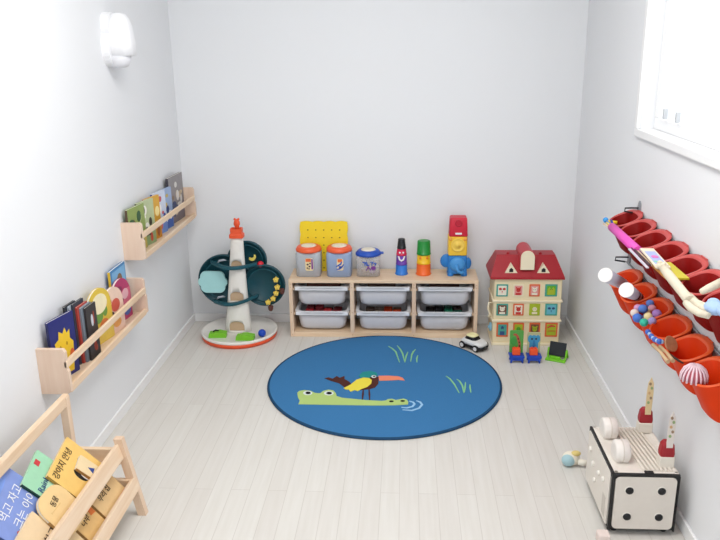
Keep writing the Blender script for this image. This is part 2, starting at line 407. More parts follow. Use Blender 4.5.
# jars
def jar(label, x, wd, h, lidc, bodym, flange, filler, sticker):
    j = thing('storage_jar', label, 'jar', (x, -.115, TOP), 0, 'clear plastic toy jars on the storage frame')
    hb = h-.020
    b = B()
    def lv(z, r, rr): return [Vector((a, c, z)) for a, c in rrect(r, r*.86, rr, 6)]
    q = wd/2
    b.rings([lv(.0, q*.9, q*.35), lv(.004, q*.97, q*.35), lv(hb*.86, q, q*.4), lv(hb, q*.86, q*.5), lv(hb-.002, q*.84, q*.5), lv(hb*.85, q*.97, q*.38), lv(.006, q*.94, q*.33)], True, True)
    b.build('jar_body', bodym, j)
    l = B(); rl = q*.99
    l.lathe([(rl*.95, hb-.010), (rl*1.01*flange, hb-.008), (rl*1.01*flange, hb+.001), (rl*.99, hb+.004), (rl*.96, hb+.010), (rl*.88, hb+.014), (rl*.62, hb+.0155)], seg=36)
    if flange > 1.05: l.box((rl*.95, -.012, hb-.004), (rl*1.3, .012, hb+.003), .002)
    lo = l.build('jar_lid', mat('lid_'+lidc, lidc, .4), j)
    B().lathe([(rl*.62, hb+.015), (rl*.60, hb+.018), (rl*.4, hb+.019)], seg=28).build('lid_disc', mat('pale_lid_disc', 'E9E0CE', .5), lo)
    s = B(); y = -q*.86-.0005
    M = T(q*.12, y, hb*.5) @ R(PI/2, 'X')
    for (mi, poly) in sticker: s.m(mi).prism(poly, .0006+.0004*mi, M, h0=-.0003)
    s.build('sticker', [mat('sticker_cream', 'F0D9A8', .6), mat('sticker_orange', 'E8703A', .6), mat('sticker_purple', '7A3390', .6), mat('sticker_blue', '2C59B8', .6), mat('sticker_dark', '3E2430', .6)], j)
    for (nm, cl, px, py, pz, sz) in filler:
        o = B().ball((0, 0, 0), sz, 14, (1, 1, .8)).build('toy_piece', mat('piece_'+cl, cl, .6), loc=(x+px, -.115+py, TOP+.0065+pz+sz*.8))
        tag(o, '%s toy piece inside the %s' % (nm, label.split(' standing')[0].split(' with')[0]), 'toy piece', 'toy pieces inside the jars')
cj = mat('clear_jar_plastic', 'DCE2EA', .25, clear=.55)
cj2 = mat('blue_jar_plastic', 'AFC3E6', .3, clear=.35)
bd = lambda x0, y0, x1, y1: [(x0, y0), (x1, y0), (x1, y1), (x0, y1)]
st1 = [(0, rrect(.020, .032, .008)), (1, bd(-.018, .014, .008, .03)), (2, bd(.010, -.024, .018, .028)), (4, ell(-.008, .0, .005, .004)), (4, ell(.001, -.01, .005, .004)), (4, ell(-.01, -.018, .004, .004)), (4, ell(.004, .006, .004, .004)), (4, ell(-.002, -.022, .004, .003))]
st2 = [(0, rrect(.016, .03, .007)), (1, bd(-.012, .012, .01, .028)), (3, stroke([(-.02, -.01), (-.008, -.004), (.004, .004), (.008, .016)], .004)), (3, stroke([(-.018, -.024), (-.004, -.022), (.008, -.012), (.018, .002)], .004)), (3, ell(.0, -.012, .007, .005))]
st3 = [(3, stroke([(-.034, .022), (-.02, .02), (-.022, .004)], .004)), (3, stroke([(-.014, .024), (-.012, .006), (0, .006)], .004)), (3, stroke([(.004, .022), (.016, .024), (.012, .006)], .004)), (3, stroke([(.02, .02), (.032, .014), (.026, .004)], .004)), (2, stroke([(-.016, -.02), (-.004, -.002), (.006, -.02)], .005)), (2, ell(.02, -.008, .012, .010)), (0, ell(.02, -.008, .006, .005))]
jar('clear jar with orange lid standing at left end of the pine frame', .094, .126, .154, 'EF6236', cj, 1.02,
    [('white', 'E8E8EA', -.03, .0, 0, .02), ('teal', '4FA6B0', .012, .005, 0, .018), ('pink', 'D8848E', .034, -.01, 0, .014), ('pale', 'D9DCE4', -.012, -.018, .026, .018)], st1)
jar('bluish filled jar with orange lid standing between the two other jars', .2465, .126, .154, 'F0623A', cj2, 1.02,
    [('light blue', '7FA3E4', -.025, 0, 0, .024), ('sky blue', '93B4EC', .026, 0, 0, .022), ('deep blue', '6E8FD8', 0, -.005, .03, .022)], st2)
jar('clear jar with wide blue lid standing right of the bluish jar', .391, .118, .134, '1D4FB4', mat('clearer_jar_plastic', 'E6E2E0', .2, clear=.7), 1.08,
    [('beige', 'CDB29E', -.02, 0, 0, .018), ('lilac', 'B48FC4', .02, -.005, 0, .016), ('peach', 'E3B596', .0, .01, .022, .015)], st3)
# stacking cups
def cup(name, label, x, z, r0, r1, h, m, face=None, group='small stacking cups on the storage frame', knobs=0):
    o = thing(name, label, 'stacking cup', (x, -.105, z), 0, group)
    B().lathe([(r0*.96, 0), (r0, .002), (r0, .006), (r0*.95, .007), (r1*1.02, h-.004), (r1*.97, h-.001), (r1*.85, h)], seg=28).build('cup_body', m, o)
    if face:
        b = B(); rm = (r0+r1)/2; mats = face[0]
        for mi, l, w_ in face[1]:
            pp = [(rm*1.0*math.sin(a), -(r0+(r1-r0)*zz/h)*math.cos(a)*1.0-.0005, zz) for a, zz in l]
            b.m(mi)
            if len(pp) == 1: b.ball(pp[0], w_, 12, (1, .4, 1))
            else: b.tube(pp, w_, 6)
        b.build('printed_face', mats, o)
    if knobs:
        b = B()
        for k in range(10): b.ball((r0*.95*math.cos(2*PI*k/10), r0*.95*math.sin(2*PI*k/10), .004), .004, 8)
        b.build('scalloped_foot', m, o)
    return o
WH = mat('white_print', 'F2F0F2', .5)
XA = .5555
cup('stacking_cup', 'bright blue cup at the bottom of the slim black-topped cup tower', XA, TOP, .0305, .0275, .052, mat('cup_blue', '2F7BD6', .35), knobs=1)
cup('stacking_cup', 'purple cup with a white smile in the slim black-topped cup tower', XA, TOP+.052, .0285, .0255, .048, mat('cup_purple', '6A3AA6', .35), ([WH], [(0, [(-.6, .047), (-.35, .03), (0, .024), (.35, .03), (.6, .047)], .0045)]))
cup('stacking_cup', 'crimson cup just below the black cap of the slim cup tower', XA, TOP+.100, .0265, .022, .033, mat('cup_crimson', 'D11F4C', .35), ([WH, BLACK], [(0, [(-.35, .017)], .005), (0, [(.35, .017)], .005)]))
cup('stacking_cup', 'small black cup topping the slim cup tower', XA, TOP+.133, .0225, .017, .050, mat('cup_black', '16161A', .35))
XB = .6655
cup('stacking_cup', 'orange cup at the bottom of the green-topped cup tower', XB, TOP, .0375, .034, .058, mat('cup_orange', 'F26A22', .35), knobs=1)
cup('stacking_cup', 'yellow cup in the middle of the green-topped cup tower', XB, TOP+.058, .0355, .032, .046, mat('cup_yellow', 'F5C21C', .35), ([mat('cup_orange2', 'F08A22', .4)], [(0, [(-.5, .034)], .007), (0, [(.5, .034)], .007)]))
cup('stacking_cup', 'large green cup topping the yellow and orange cups', XB, TOP+.104, .0355, .031, .070, mat('cup_green', '1C8A35', .35))
# animal cubes
XE = .830
e = thing('elephant_cube', 'blue elephant cube at the bottom of the red-topped cube tower', 'stacking cube', (XE, -.100, TOP), 0, 'animal stacking cubes')
bl = mat('cube_blue', '2A7DC8', .4); bl2 = mat('cube_blue_light', '4A97D8', .4)
B().box((-.047, -.04, .008), (.048, .04, .104), .012, seg=3).build('cube_body', bl, e)
B().ball((-.055, -.02, .074), .030, 16, (.95, .35, 1.15)).build('ear', bl, e)
B().ball((.052, -.02, .062), .026, 16, (.7, .35, 1.15)).build('ear', bl, e)
B().ball((0, -.042, .062), .038, 18, (1, .4, .95)).build('face', bl2, e)
B().tube([(-.002, -.05, .066), (-.004, -.063, .048), (.004, -.066, .032), (.018, -.062, .024), (.028, -.058, .03)], .008, 10).build('trunk', bl2, e)
for sx in (-.032, .034): B().lathe([(.016, 0), (.0165, .006), (.014, .02)], T(sx, -.026, 0), 16).build('foot', bl, e)
for sx in (-.032, .034): B().lathe([(.016, 0), (.0165, .006), (.014, .02)], T(sx, .024, 0), 16).build('foot', bl, e)
e = thing('face_cube', 'yellow cube with round face between red and blue cubes', 'stacking cube', (XE, -.100, TOP+.104), 0, 'animal stacking cubes')
yl = mat('cube_yellow', 'F6C63A', .4)
B().box((-.046, -.04, 0), (.046, .04, .098), .008, seg=3).build('cube_body', yl, e)
b = B(); Mf = T(0, -.041, .056) @ R(PI/2, 'X'); b.lathe([(.034, -.004), (.034, .003), (.030, .004), (.028, .002), (.012, .002), (.012, .005), (.0, .006)], Mf, 28)
b.build('round_face', mat('cube_face_yellow', 'F9D25A', .4), e)
b = B()
for sx in (-.036, .036): b.ball((sx, -.041, .086), .009, 12, (1, .4, 1))
b.build('ears', mat('cube_face_orange', 'F3A54A', .4), e)
e = thing('red_cube', 'red cube topping the yellow and blue animal cubes', 'stacking cube', (XE+.002, -.100, TOP+.202), 0, 'animal stacking cubes')
b = B()
def sq(z, h_, r=.008): return [Vector((x, y, z)) for x, y in rrect(h_, h_*.88, r, 4)]
b.rings([sq(0, .044), sq(.003, .045), sq(.05, .043), sq(.086, .041), sq(.091, .038), sq(.092, .033)]).build('cube_body', mat('cube_red', 'D0203A', .4), e)
B().lathe([(.018, -.002), (.018, .0015), (.013, .002), (.010, .0)], T(0, -.0385, .066) @ R(PI/2, 'X'), 20).build('round_button', mat('cube_red_dark', 'BC1B34', .4), e)
B().prism(rrect(.016, .0045, .003), .001, T(0, -.0405, .015) @ R(PI/2, 'X'), h0=-.002).build('white_badge', WH, e)

# ------------------------------------------------------------------ marble tree
TX, TY = -.262, -.195
tr = thing('tree_ball_track', 'teal tree ball track toy with white trunk and orange top', 'toy', (TX, TY, 0))
teal = mat('tree_teal', '12444F', .45); teal2 = mat('tree_teal_rim', '17525E', .45)
tw = mat('tree_white', 'EDE9E2', .45); tor = mat('tree_orange', 'EC5A33', .45)
B().lathe([(.17, 0), (.186, .002), (.189, .012), (.188, .021)], seg=56).build('base_ring', tor, tr)
B().lathe([(.188, .021), (.191, .025), (.191, .034), (.187, .037), (.182, .034), (.178, .030), (.0, .030)], seg=56).build('base_tray', tw, tr)
def tk(z):   # trunk centre, half width
    f = (z-.03)/.49
    return -.003+.022*f, .067*(1-f)**1.3+.031*(1-(1-f)**1.3)
b = B(); rs = []
for i in range(15):
    z = .03+.49*i/14; c, h_ = tk(z)
    rs.append([Vector((c+h_*math.cos(2*PI*k/28), -.01+h_*.62*math.sin(2*PI*k/28), z)) for k in range(28)])
trunk = b.rings(rs).build('trunk', tw, tr)
def arch(w_, h_): return [(-w_, 0)]+[(w_*math.cos(PI-PI*k/12)*(1), h_*.45+h_*.55*math.sin(PI*k/12)) for k in range(13)]+[(w_, 0)]
cut = B()
holes = [(.040, .038, .052), (.195, .034, .050), (.358, .027, .046)]
def LY(z): return -.01-tk(z+.03)[1]*.62+.013
for z, w_, h_ in holes:
    c = tk(z)[0]; cut.prism(arch(w_, h_), .09, T(c, LY(z), z) @ R(PI/2, 'X'), h0=0)
cu = cut.build('cutter', tw)
md = trunk.modifiers.new('cut', 'BOOLEAN'); md.object = cu; md.solver = 'EXACT'; cu.parent = tr
bpy.context.view_layer.update()
me = bpy.data.meshes.new_from_object(trunk.evaluated_get(bpy.context.evaluated_depsgraph_get()))
trunk.modifiers.clear(); trunk.data = me; bpy.data.objects.remove(cu)
for z, w_, h_ in holes:
    c = tk(z)[0]
    B().prism(arch(w_*.97, h_*.97), .003, T(c, LY(z), z+.001) @ R(PI/2, 'X'), h0=0).build('arch_lining', mat('arch_tan', 'C9AC8C', .6), tr)
def disc(cx, cz, r, y):
    M = T(cx-TX, y, cz) @ R(PI/2, 'X')
    o = B().lathe([(r-.008, -.012), (r-.001, -.010), (r, -.004), (r, .010), (r-.005, .012), (r-.008, .009), (r-.008, .002), (0, .002)], M, 56).build('leaf_disc', teal, tr)
    B().lathe([(r*.8, .001), (r*.8, .005), (r*.76, .005), (r*.76, .001)], M, 56, c0=False, c1=False).build('track_ridge', teal2, o)
    return o
disc(-.328, .283, .133, .035); disc(-.214, .380, .100, .055); disc(-.128, .262, .107, .02)
def ramp(z0, xa, xb, za, zb):
    n = 14; p = []
    for i in range(n+1):
        f = i/n; x = xa+(xb-xa)*f; p.append((x, .01-.075*math.sin(PI*f), z0+za*(1-f)+zb*f-.006*math.sin(PI*f)))
    b = B(); rs = [[Vector((x, y-.004, z-.009)), Vector((x, y-.006, z)), Vector((x, y-.004, z+.008)), Vector((x, y+.022, z+.004)), Vector((x, y+.022, z-.008))] for x, y, z in p]
    b.rings(rs, smooth=False).build('ramp', teal2, tr)
ramp(.372, -.125, .105, .012, .004); ramp(.182, -.125, .105, -.004, .030)
# orange funnel with finial
b = B(); zt = .515; cx = tk(.52)[0]
def fq(z, a, c): return [Vector((cx+x, -.01+y, z)) for x, y in rrect(a, c, .008, 4)]
b.rings([fq(zt, .034, .026), fq(zt+.016, .034, .026), fq(zt+.022, .028, .022), fq(zt+.045, .029, .022), fq(zt+.045, .024, .018), fq(zt+.026, .022, .016)], True, True, False)
b.build('funnel', tor, tr)
b = B(); b.lathe([(.012, zt+.026), (.011, zt+.05), (.016, zt+.062), (.014, zt+.075), (.008, zt+.084), (.0, zt+.088)], T(cx, .006, 0), 16)
b.ball((cx-.009, .006, zt+.086), .006, 10); b.ball((cx+.009, .006, zt+.086), .006, 10)
b.build('figure_finial', tor, tr)
b = B()
Mc = T(-.385-TX, .020, .278) @ R(PI/2, 'X')
b.prism(rrect(.062, .056, .03, 8), .010, Mc, h0=-.002); b.prism(rrect(.073, .022, .018, 6), .009, Mc, h0=-.002)
b.build('cloud_plate', mat('cloud_blue', 'ACDFE0', .5), tr)
b = B()
mo = [(math.cos(a)*.019, math.sin(a)*.019) for a in [math.radians(t) for t in range(-150, 31, 15)]]+[(math.cos(a)*.014-.004, math.sin(a)*.014+.008) for a in [math.radians(t) for t in range(15, -136, -15)]]
b.prism(mo, .008, T(-.184-TX, .04, .402) @ R(PI/2, 'X'), h0=-.002); b.build('moon', mat('pale_yellow_plastic', 'F1DC6A', .5), tr)
B().ball((-.142-TX, .028, .367), .016, 18).build('red_apple', mat('apple_red', 'D8283A', .4), tr)
for u, v in ((276, 279.5), (277.4, 287), (276.2, 293), (273.3, 298.4), (268.3, 302)):
    p = at(u, v, 'y', TY+.005)
    b = B(); b.prism(star(0, 0, .015, 5, .72), .012, T(p.x-TX, .008, p.z) @ R(PI/2, 'X'), h0=-.002)
    b.ball((p.x-TX, -.005, p.z), .006, 10)
    b.build('star_flower', mat('flower_yellow', 'EFD05E', .5), tr)
for u, v in ((282.2, 291), (271, 308)):
    p = at(u, v, 'y', TY+.005)
    b = B(); b.ball((p.x-TX, .0, p.z), .014, 14, (.9, .9, 1.1)).ball((p.x-TX, .0, p.z+.008), .0135, 14, (1.05, 1.05, .6)); b.build('acorn', mat('acorn_brown', '5A3128', .5), tr)
for u, v in ((222, 261), (221, 297.5)):
    p = at(u, v, 'y', TY+.02)
    b = B(); b.tube([(p.x-TX-.024, .018, p.z-.012), (p.x-TX-.010, .012, p.z+.004), (p.x-TX+.012, .012, p.z+.008), (p.x-TX+.022, .018, p.z+.004)], .004, 8, [.002, .0055, .005, .002])
    b.build('bird', mat('bird_grey', 'B9BEC8', .5), tr)
for (cx, cy, sx, rz, bump) in ((-.088, -.096, .044, .05, 1), (.056, -.128, .045, -.03, 0)):
    b = B(); M = T(cx, cy, .030) @ R(rz, 'Z') @ R(PI/2, 'X')
    b.prism([(-sx, 0), (sx, 0), (sx, .022), (sx*.55, .026), (sx*.2, .03), (-sx*.3, .028), (-sx*.5, .023), (-sx*.9, .022)], .02, M, h0=-.02)
    o = b.build('grass_step', mat('grass_green', '7CC52E', .45), tr)
    if bump: B().tube([(cx-.022, cy, .056), (cx-.008, cy, .064), (cx+.008, cy, .058)], .004, 8).build('black_snail', BLACK, tr)
p = at(262, 333, 'z', .05)
o = B().ball((0, 0, 0), .0195, 24).build('toy_ball', BLUE, loc=(p.x, p.y, .0305+.0195)); tag(o, 'dark blue ball lying on white base of the tree toy', 'ball')

# ------------------------------------------------------------------ doll house
HY = -.29
hcx = 1.137
hs = thing('toy_house', 'cream toy house with red roof and twelve picture windows', 'toy house', (hcx, HY, 0))
hm = mat('house_cream', 'EEDDB6', .5); hm2 = mat('house_ledge', 'F3E6C8', .5); rm = mat('house_roof_red', 'A51824', .4)
HX0 = at(493, 320, 'y', HY).x-hcx; HX1 = at(560, 320, 'y', HY).x-hcx; HD = .19
def hz(v): return at(526, v, 'y', HY).z
ZE = hz(278)
B().box((HX0, 0, 0), (HX1, HD, ZE), .004).build('house_body', hm, hs)
for v in (301, 320.5):
    B().box((HX0-.006, -.006, hz(v)-.006), (HX1+.006, HD, hz(v)+.004), .002).build('floor_ledge', hm2, hs)
B().box((HX0-.004, -.008, 0), (HX1+.004, HD, .012), .002).build('base_plinth', hm2, hs)
# roof (mansard)
ex0 = at(490.5, 277.5, 'y', HY-.01).x-hcx; ex1 = at(565, 277.5, 'y', HY-.01).x-hcx
yr = .055; pr = at(497, 252.5, 'y', HY+yr); tx0 = pr.x-hcx; tx1 = at(555.5, 252.5, 'y', HY+yr).x-hcx; zr = pr.z-.010
b = B()
v = lambda x, y, z: Vector((x, y, z))
b.rings([[v(ex0, -.012, ZE-.004), v(ex1, -.012, ZE-.004), v(ex1, HD+.01, ZE-.004), v(ex0, HD+.01, ZE-.004)],
         [v(ex0, -.012, ZE+.006), v(ex1, -.012, ZE+.006), v(ex1, HD+.01, ZE+.006), v(ex0, HD+.01, ZE+.006)],
         [v(tx0, yr, zr), v(tx1, yr, zr), v(tx1, HD-.055, zr), v(tx0, HD-.055, zr)]], smooth=False)
b.build('roof', rm, hs)
p0 = at(520.3, 269.5, 'y', HY); p1 = at(534, 269.5, 'y', HY); dw = (p1.x-p0.x)/2; dcx = (p0.x+p1.x)/2-hcx; dz0 = p0.z
dh = at(527, 250.8, 'y', HY).z-dz0
ar = [(-dw, 0)]+[(-dw*math.cos(PI*k/14), dh-dw+dw*math.sin(PI*k/14)) for k in range(15)]+[(dw, 0)]
do = B().prism([(x*1.05, z*1.03) for x, z in ar], .012, T(dcx, .014, dz0) @ R(PI/2, 'X'), h0=-HD*.72).build('dormer_vault', mat('vault_red', 'C23440', .4), hs)
B().prism(ar, .020, T(dcx, .014, dz0) @ R(PI/2, 'X'), h0=.008).build('dormer_front', hm2, do)
for uu in (511, 543.3):
    a = at(uu, 272.8, 'y', HY+.004); q = at(uu, 262.8, 'y', HY+.02); hw = .030; h_ = q.z-a.z
    g = B().prism([(-hw, 0), (hw, 0), (0, h_)], .012, T(a.x-hcx, .012, a.z) @ R(PI/2, 'X'), h0=-.04).build('gable_window', hm2, hs)
    B().prism([(-.009, .005), (.009, .005), (.009, .018), (0, .026), (-.009, .018)], .0135, T(a.x-hcx, .012, a.z) @ R(PI/2, 'X'), h0=.01).build('gable_opening', BLACK, g)
for uu in (508, 540.5):
    a = at(uu, 251, 'y', HY+yr+.01); B().ball((a.x-hcx, yr+.01, zr+.003), .008, 12).build('roof_knob', rm, hs)
TE = mat('win_teal', '4BA294', .5); OR = mat('win_orange', 'E0683C', .5); YG = mat('win_lime', 'A9B92C', .5); PK = mat('win_pink', 'E39A94', .5)
RD = mat('win_red', 'CC3A34', .5); NV = mat('win_navy', '33507E', .5); SKY = mat('win_sky', '69B7C8', .5); BR = mat('win_brown', '7A4B38', .5); GR2 = mat('win_green', '5DAE2E', .5); CRM = mat('win_cream', 'EFE6D2', .5)
rows = [(283.8, 296.7), (303.3, 315.7), (322.2, 337)]
colsx = [(496.3, 508), (513, 523.6), (529.2, 539.8), (545, 557.2)]
wins = [[(TE, CRM, RD, 'bird'), (CREAM, PK, RD, 'bear'), (OR, PK, CRM, 'cat'), (TE, GR2, YG, 'frog')],
        [(TE, BR, CRM, 'cat'), (OR, CRM, RD, 'bear'), (YG, YG, CREAM, 'round'), (TE, SKY, NV, 'bird')],
        [(OR, TE, NV, 'tall'), (OR, YG, GR2, 'round'), (OR, BR, YG, 'bear'), (OR, YG, RD, 'stripe')]]
for r, (va, vb) in enumerate(rows):
    for c, (ua, ub) in enumerate(colsx):
        P = at(ua, va, 'y', HY); Q = at(ub, vb, 'y', HY)
        cx = (P.x+Q.x)/2-hcx; cz = (P.z+Q.z)/2; w_ = abs(Q.x-P.x)/2*.94; h_ = abs(P.z-Q.z)/2*.94
        A, Bc, Cc, kind = wins[r][c]
        M = T(cx, 0, cz) @ R(PI/2, 'X')
        o = B(); o.prism(rrect(w_, h_, .002, 2), .003, M, h0=-.001); wf = o.build('picture_window', A, hs)
        k = B(); k.m(0).prism(rrect(w_*.74, h_*.78, .002, 2), .0036, M, h0=.001)
        k.m(1)
        if kind in ('bear', 'cat', 'round'):
            k.prism(ell(0, h_*.1, w_*.42, h_*.36), .0046, M, h0=.002)
            if kind != 'round':
                for s_ in (-1, 1): k.prism(ell(s_*w_*.36, h_*.45, w_*.14, h_*.13, 10), .0044, M, h0=.002)
            k.prism(bd(-w_*.5, -h_*.75, w_*.5, -h_*.4), .0044, M, h0=.002)
        elif kind == 'bird':
            for s_ in (-1, 1): k.prism(ell(s_*w_*.34, h_*.25, w_*.26, h_*.2), .0044, M, h0=.002)
            k.prism([(-w_*.1, -h_*.1), (w_*.1, -h_*.1), (0, -h_*.5)], .0044, M, h0=.002)
        elif kind == 'frog':
            k.prism([(-w_*.6, -h_*.7), (w_*.6, -h_*.7), (w_*.6, h_*.2), (w_*.3, h_*.6), (0, h_*.1), (-w_*.3, h_*.6), (-w_*.6, h_*.2)], .0044, M, h0=.002)
        elif kind == 'tall':
            k.prism(bd(-w_*.4, -h_*.75, w_*.4, -h_*.2), .0044, M, h0=.002); k.prism(ell(0, h_*.35, w_*.25, h_*.2), .0044, M, h0=.002)
        else:
            k.prism(stroke([(-w_*.65, h_*.3), (0, h_*.6), (w_*.6, h_*.5)], .005), .0044, M, h0=.002); k.prism(bd(-w_*.6, -h_*.2, w_*.6, -h_*.1), .0044, M, h0=.002)
        k.m(2)
        if kind != 'stripe':
            for s_ in (-1, 1): k.prism(ell(s_*w_*.16, h_*.15, w_*.06, h_*.06, 8), .0052, M, h0=.003)
        k.build('window_picture', [Bc, Cc, DARKINK], wf)
b = B(); a = at(489, 300, 'y', HY+.03)
b.tube([(HX0, .04, .20), (HX0-.018, .035, .205), (HX0-.022, .035, .175), (HX0-.012, .03, .15), (HX0-.020, .03, .135), (HX0, .04, .125)], .005, 8)
b.build('side_handle', hm2, hs)
b = B(); b.lathe([(.020, 0), (.022, .004), (.020, .010), (.008, .010), (.008, .016), (0, .017)], T(HX0, .05, .075) @ R(-PI/2, 'Y'), 20); b.build('side_dial', mat('dial_blue', '8CBFD8', .5), hs)

# ------------------------------------------------------------------ toy chairs with picture backs
def toy_chair(label, ua, ub, vt, base, art_kind):
    a = at(ua, 354.5, 'z', .034); c = at(ub, 354.5, 'z', .034)
    cx = (a.x+c.x)/2; w_ = (c.x-a.x)/2; y = -.475
    t = thing('toy_chair', label, 'toy chair', (cx, y, 0), 0, 'tiny picture-backed chairs')
    B().box((-w_, -.034, .024), (w_, .020, .036), .003).build('seat', BLUE, t)
    for sx in (-1, 1):
        for yy in (-.026, .012): B().cyl((sx*(w_-.012), yy, .025), (sx*(w_-.008), yy, 0), .006, .0045, 10).build('leg', BLUE, t)
    b = B(); b.box((-w_+.004, -.030, .012), (w_-.004, -.026, .024), .001); b.build('apron', BLUE, t)
    zt = at(ua, vt, 'y', y+.015).z
    bk = B().prism(rrect(w_*.9, (zt-.03)/2, .006), .003, T(0, .012, (zt+.03)/2) @ R(PI/2, 'X'), h0=-.003).build('backrest', base, t)
    M = T(0, .012, (zt+.03)/2) @ R(PI/2, 'X'); hh = (zt-.03)/2
    b = B()
    if art_kind == 'giraffe':
        b.m(0).prism(ell(-w_*.4, hh*.1, w_*.42, hh*.35), .0036, M, h0=.002)
        b.m(1).prism(stroke([(w_*.45, -hh*.8), (w_*.4, -hh*.1), (w_*.1, hh*.5), (-w_*.1, hh*.68)], .006), .0044, M, h0=.002)
        b.prism(ell(-w_*.22, hh*.66, w_*.25, hh*.09), .0046, M, h0=.002)
        b.m(2); [b.prism(ell(x*w_, z_*hh, .003, .004, 8), .005, M, h0=.003) for x, z_ in ((.42, -.3), (.36, 0), (.2, .3))]
    else:
        b.m(0).prism(ell(0, hh*.35, w_*.52, hh*.42), .0036, M, h0=.002)
        for s_ in (-1, 1): b.m(0).prism(ell(s_*w_*.52, hh*.42, w_*.33, hh*.36), .004, M, h0=.002)
        b.m(0).prism(bd(-w_*.6, -hh*.85, w_*.6, hh*.1), .0034, M, h0=.002); b.m(1).prism(stroke([(0, hh*.3), (.002, -hh*.2), (-.002, -hh*.55)], .007), .0046, M, h0=.002)
        b.m(2); [b.prism(ell(x*w_, .42*hh, .004, .005, 8), .0054, M, h0=.003) for x in (-.28, .28)]
    b.build('animal_picture', [mat('art_green', '3F9A45', .5), mat('art_giraffe', 'B0573E', .5), DARKINK] if art_kind == 'giraffe' else [mat('art_blue', '3F93BE', .5), mat('art_blue2', '2F78AC', .5), DARKINK], bk)
    return cx, y
mg = mat('card_green', '58A24A', .5); mb = mat('card_blue', 'B9B98E', .5)
c1 = toy_chair('tiny blue chair with a giraffe on its green back', 509, 524, 330, mg, 'giraffe')
c2 = toy_chair('tiny blue chair with a blue elephant on its back', 526.5, 541, 332, mb, 'elephant')
for (cx, y), nm in ((c1, 'giraffe'), (c2, 'elephant')):
    b = B(); b.box((-.018, -.014, 0), (.018, .012, .032), .004)
    b.cyl((-.008, 0, .031), (-.008, 0, .036), .005, seg=12); b.cyl((.008, 0, .031), (.008, 0, .036), .005, seg=12)
    o = b.build('toy_block', ORG, loc=(cx-.003, y-.012, .0362)); tag(o, 'orange block sitting on the tiny chair with the %s back' % nm, 'toy block', 'orange blocks on the tiny chairs')

# ------------------------------------------------------------------ little blackboard on green stand
g = at(557, 360, 'z', 0)
bb = thing('toy_blackboard', 'small blackboard on a lime green stand beside the toy house', 'toy blackboard', (g.x, g.y+.01, 0), -.42)
bb_t = T(0, 0, .012) @ R(math.radians(-18), 'X')
B().box((-.038, -.003, .004), (.038, .003, .068), .002, M=bb_t).build('board', mat('slate_black', '20242B', .6), bb)
b = B()
for s_ in (-1, 1):
    b.tube([(s_*.036, -.028, .006), (s_*.040, .0, .010), (s_*.041, .012, .045)], .005, 8); b.tube([(s_*.041, .012, .045), (s_*.04, .04, .005)], .005, 8)
b.box((-.046, -.036, 0), (.046, -.008, .008), .003); b.box((-.046, .03, 0), (.046, .046, .007), .003)
b.box((-.03, -.016, .006), (.02, -.006, .018), .003)
b.build('stand', mat('lime_plastic', '7BCB2E', .45), bb)

# ------------------------------------------------------------------ toy car
a = at(462, 348, 'z', 0); c = at(474.5, 352.5, 'z', 0)
ang = math.atan2(c.y-a.y, c.x-a.x)
L_ = .135; cen = at(476, 349, 'z', .0)
car = thing('toy_car', 'white toy car with black windows and yellow roof beside the storage frame', 'toy car', (cen.x-.008, cen.y+.014, 0), ang*1.0)
def carlev(z, l0, l1, w_, r): return [Vector(((l0+l1)/2+x, y, z)) for x, y in rrect((l1-l0)/2, w_, r, 5)]
B().rings([carlev(.012, -.062, .066, .036, .024), carlev(.02, -.066, .070, .039, .028), carlev(.026, -.066, .070, .039, .028)]).build('bumper_skirt', BLACK, car)
B().rings([carlev(.0255, -.064, .066, .037, .026), carlev(.036, -.062, .062, .037, .026), carlev(.044, -.054, .050, .033, .024), carlev(.048, -.044, .036, .029, .02)]).build('car_body', WHITE, car)
B().rings([carlev(.046, -.046, .026, .029, .018), carlev(.062, -.034, .012, .023, .014)]).build('window_band', mat('car_glass', '101014', .2), car)
B().rings([carlev(.0615, -.037, .014, .025, .015), carlev(.066, -.036, .013, .024, .014), carlev(.070, -.028, .006, .017, .010)]).build('roof', mat('car_roof_yellow', 'FBF3B8', .4), car)
for x in (-.042, .038):
    for s_ in (-1, 1):
        w1 = B().lathe([(.014, -.0065), (.017, -.004), (.017, .004), (.014, .0065)], T(x, s_*.037, .017) @ R(PI/2, 'X'), 22).build('wheel', BLACK, car)
        B().lathe([(.0105, -.001), (.0105, .0015), (.006, .003), (0, .003)], T(x, s_*.0430, .017) @ R(PI/2*s_, 'X') , 18).build('hubcap', WHITE, w1)

# ------------------------------------------------------------------ wall shelves with books
def wall_shelf(label, ya, yb, z0, z1, xo):
    """ya: end nearer the camera, yb: far end"""
    d = xo-XL; L2 = (yb-ya)/2
    t = thing('wall_book_shelf', label, 'wall shelf', (XL, (ya+yb)/2, z0), 0, 'pine wall shelves')
    h = z1-z0
    for s_ in (-1, 1):
        poly = [(0, 0), (d-.012, 0), (d, .008), (d, h*.50), (d-.004, h*.56), (d-.004, h*.93), (d-.010, h), (0, h)]
        # end panels: profile in XZ, thin along Y
        M = T(0, s_*L2-s_*.0, 0) @ R(PI/2, 'X')
        B().prism(poly, .007, M, h0=-.007).build('end_panel', wood('pine_end', 'E3C5AE', 'EAD1BC', 2), t)
    B().box((.0, -L2+.007, .0), (.010, L2-.007, .06), .001).build('back_rail', PINEY, t)
    B().box((.010, -L2+.007, .0), (d-.012, L2-.007, .010), .001).build('shelf_bottom', PINEY, t)
    B().box((d-.014, -L2+.007, .0), (d-.004, L2-.007, .024), .001).build('front_lip', PINEY, t)
    B().box((d-.013, -L2-.007, h*.66-.012), (d-.002, L2+.007, h*.66+.012), .003).build('front_rail', PINEY, t)
    return t
SA = (-.855, -.105, .59, .742, -.463)
SBb = (-1.625, -.915, .383, .532, -.456)
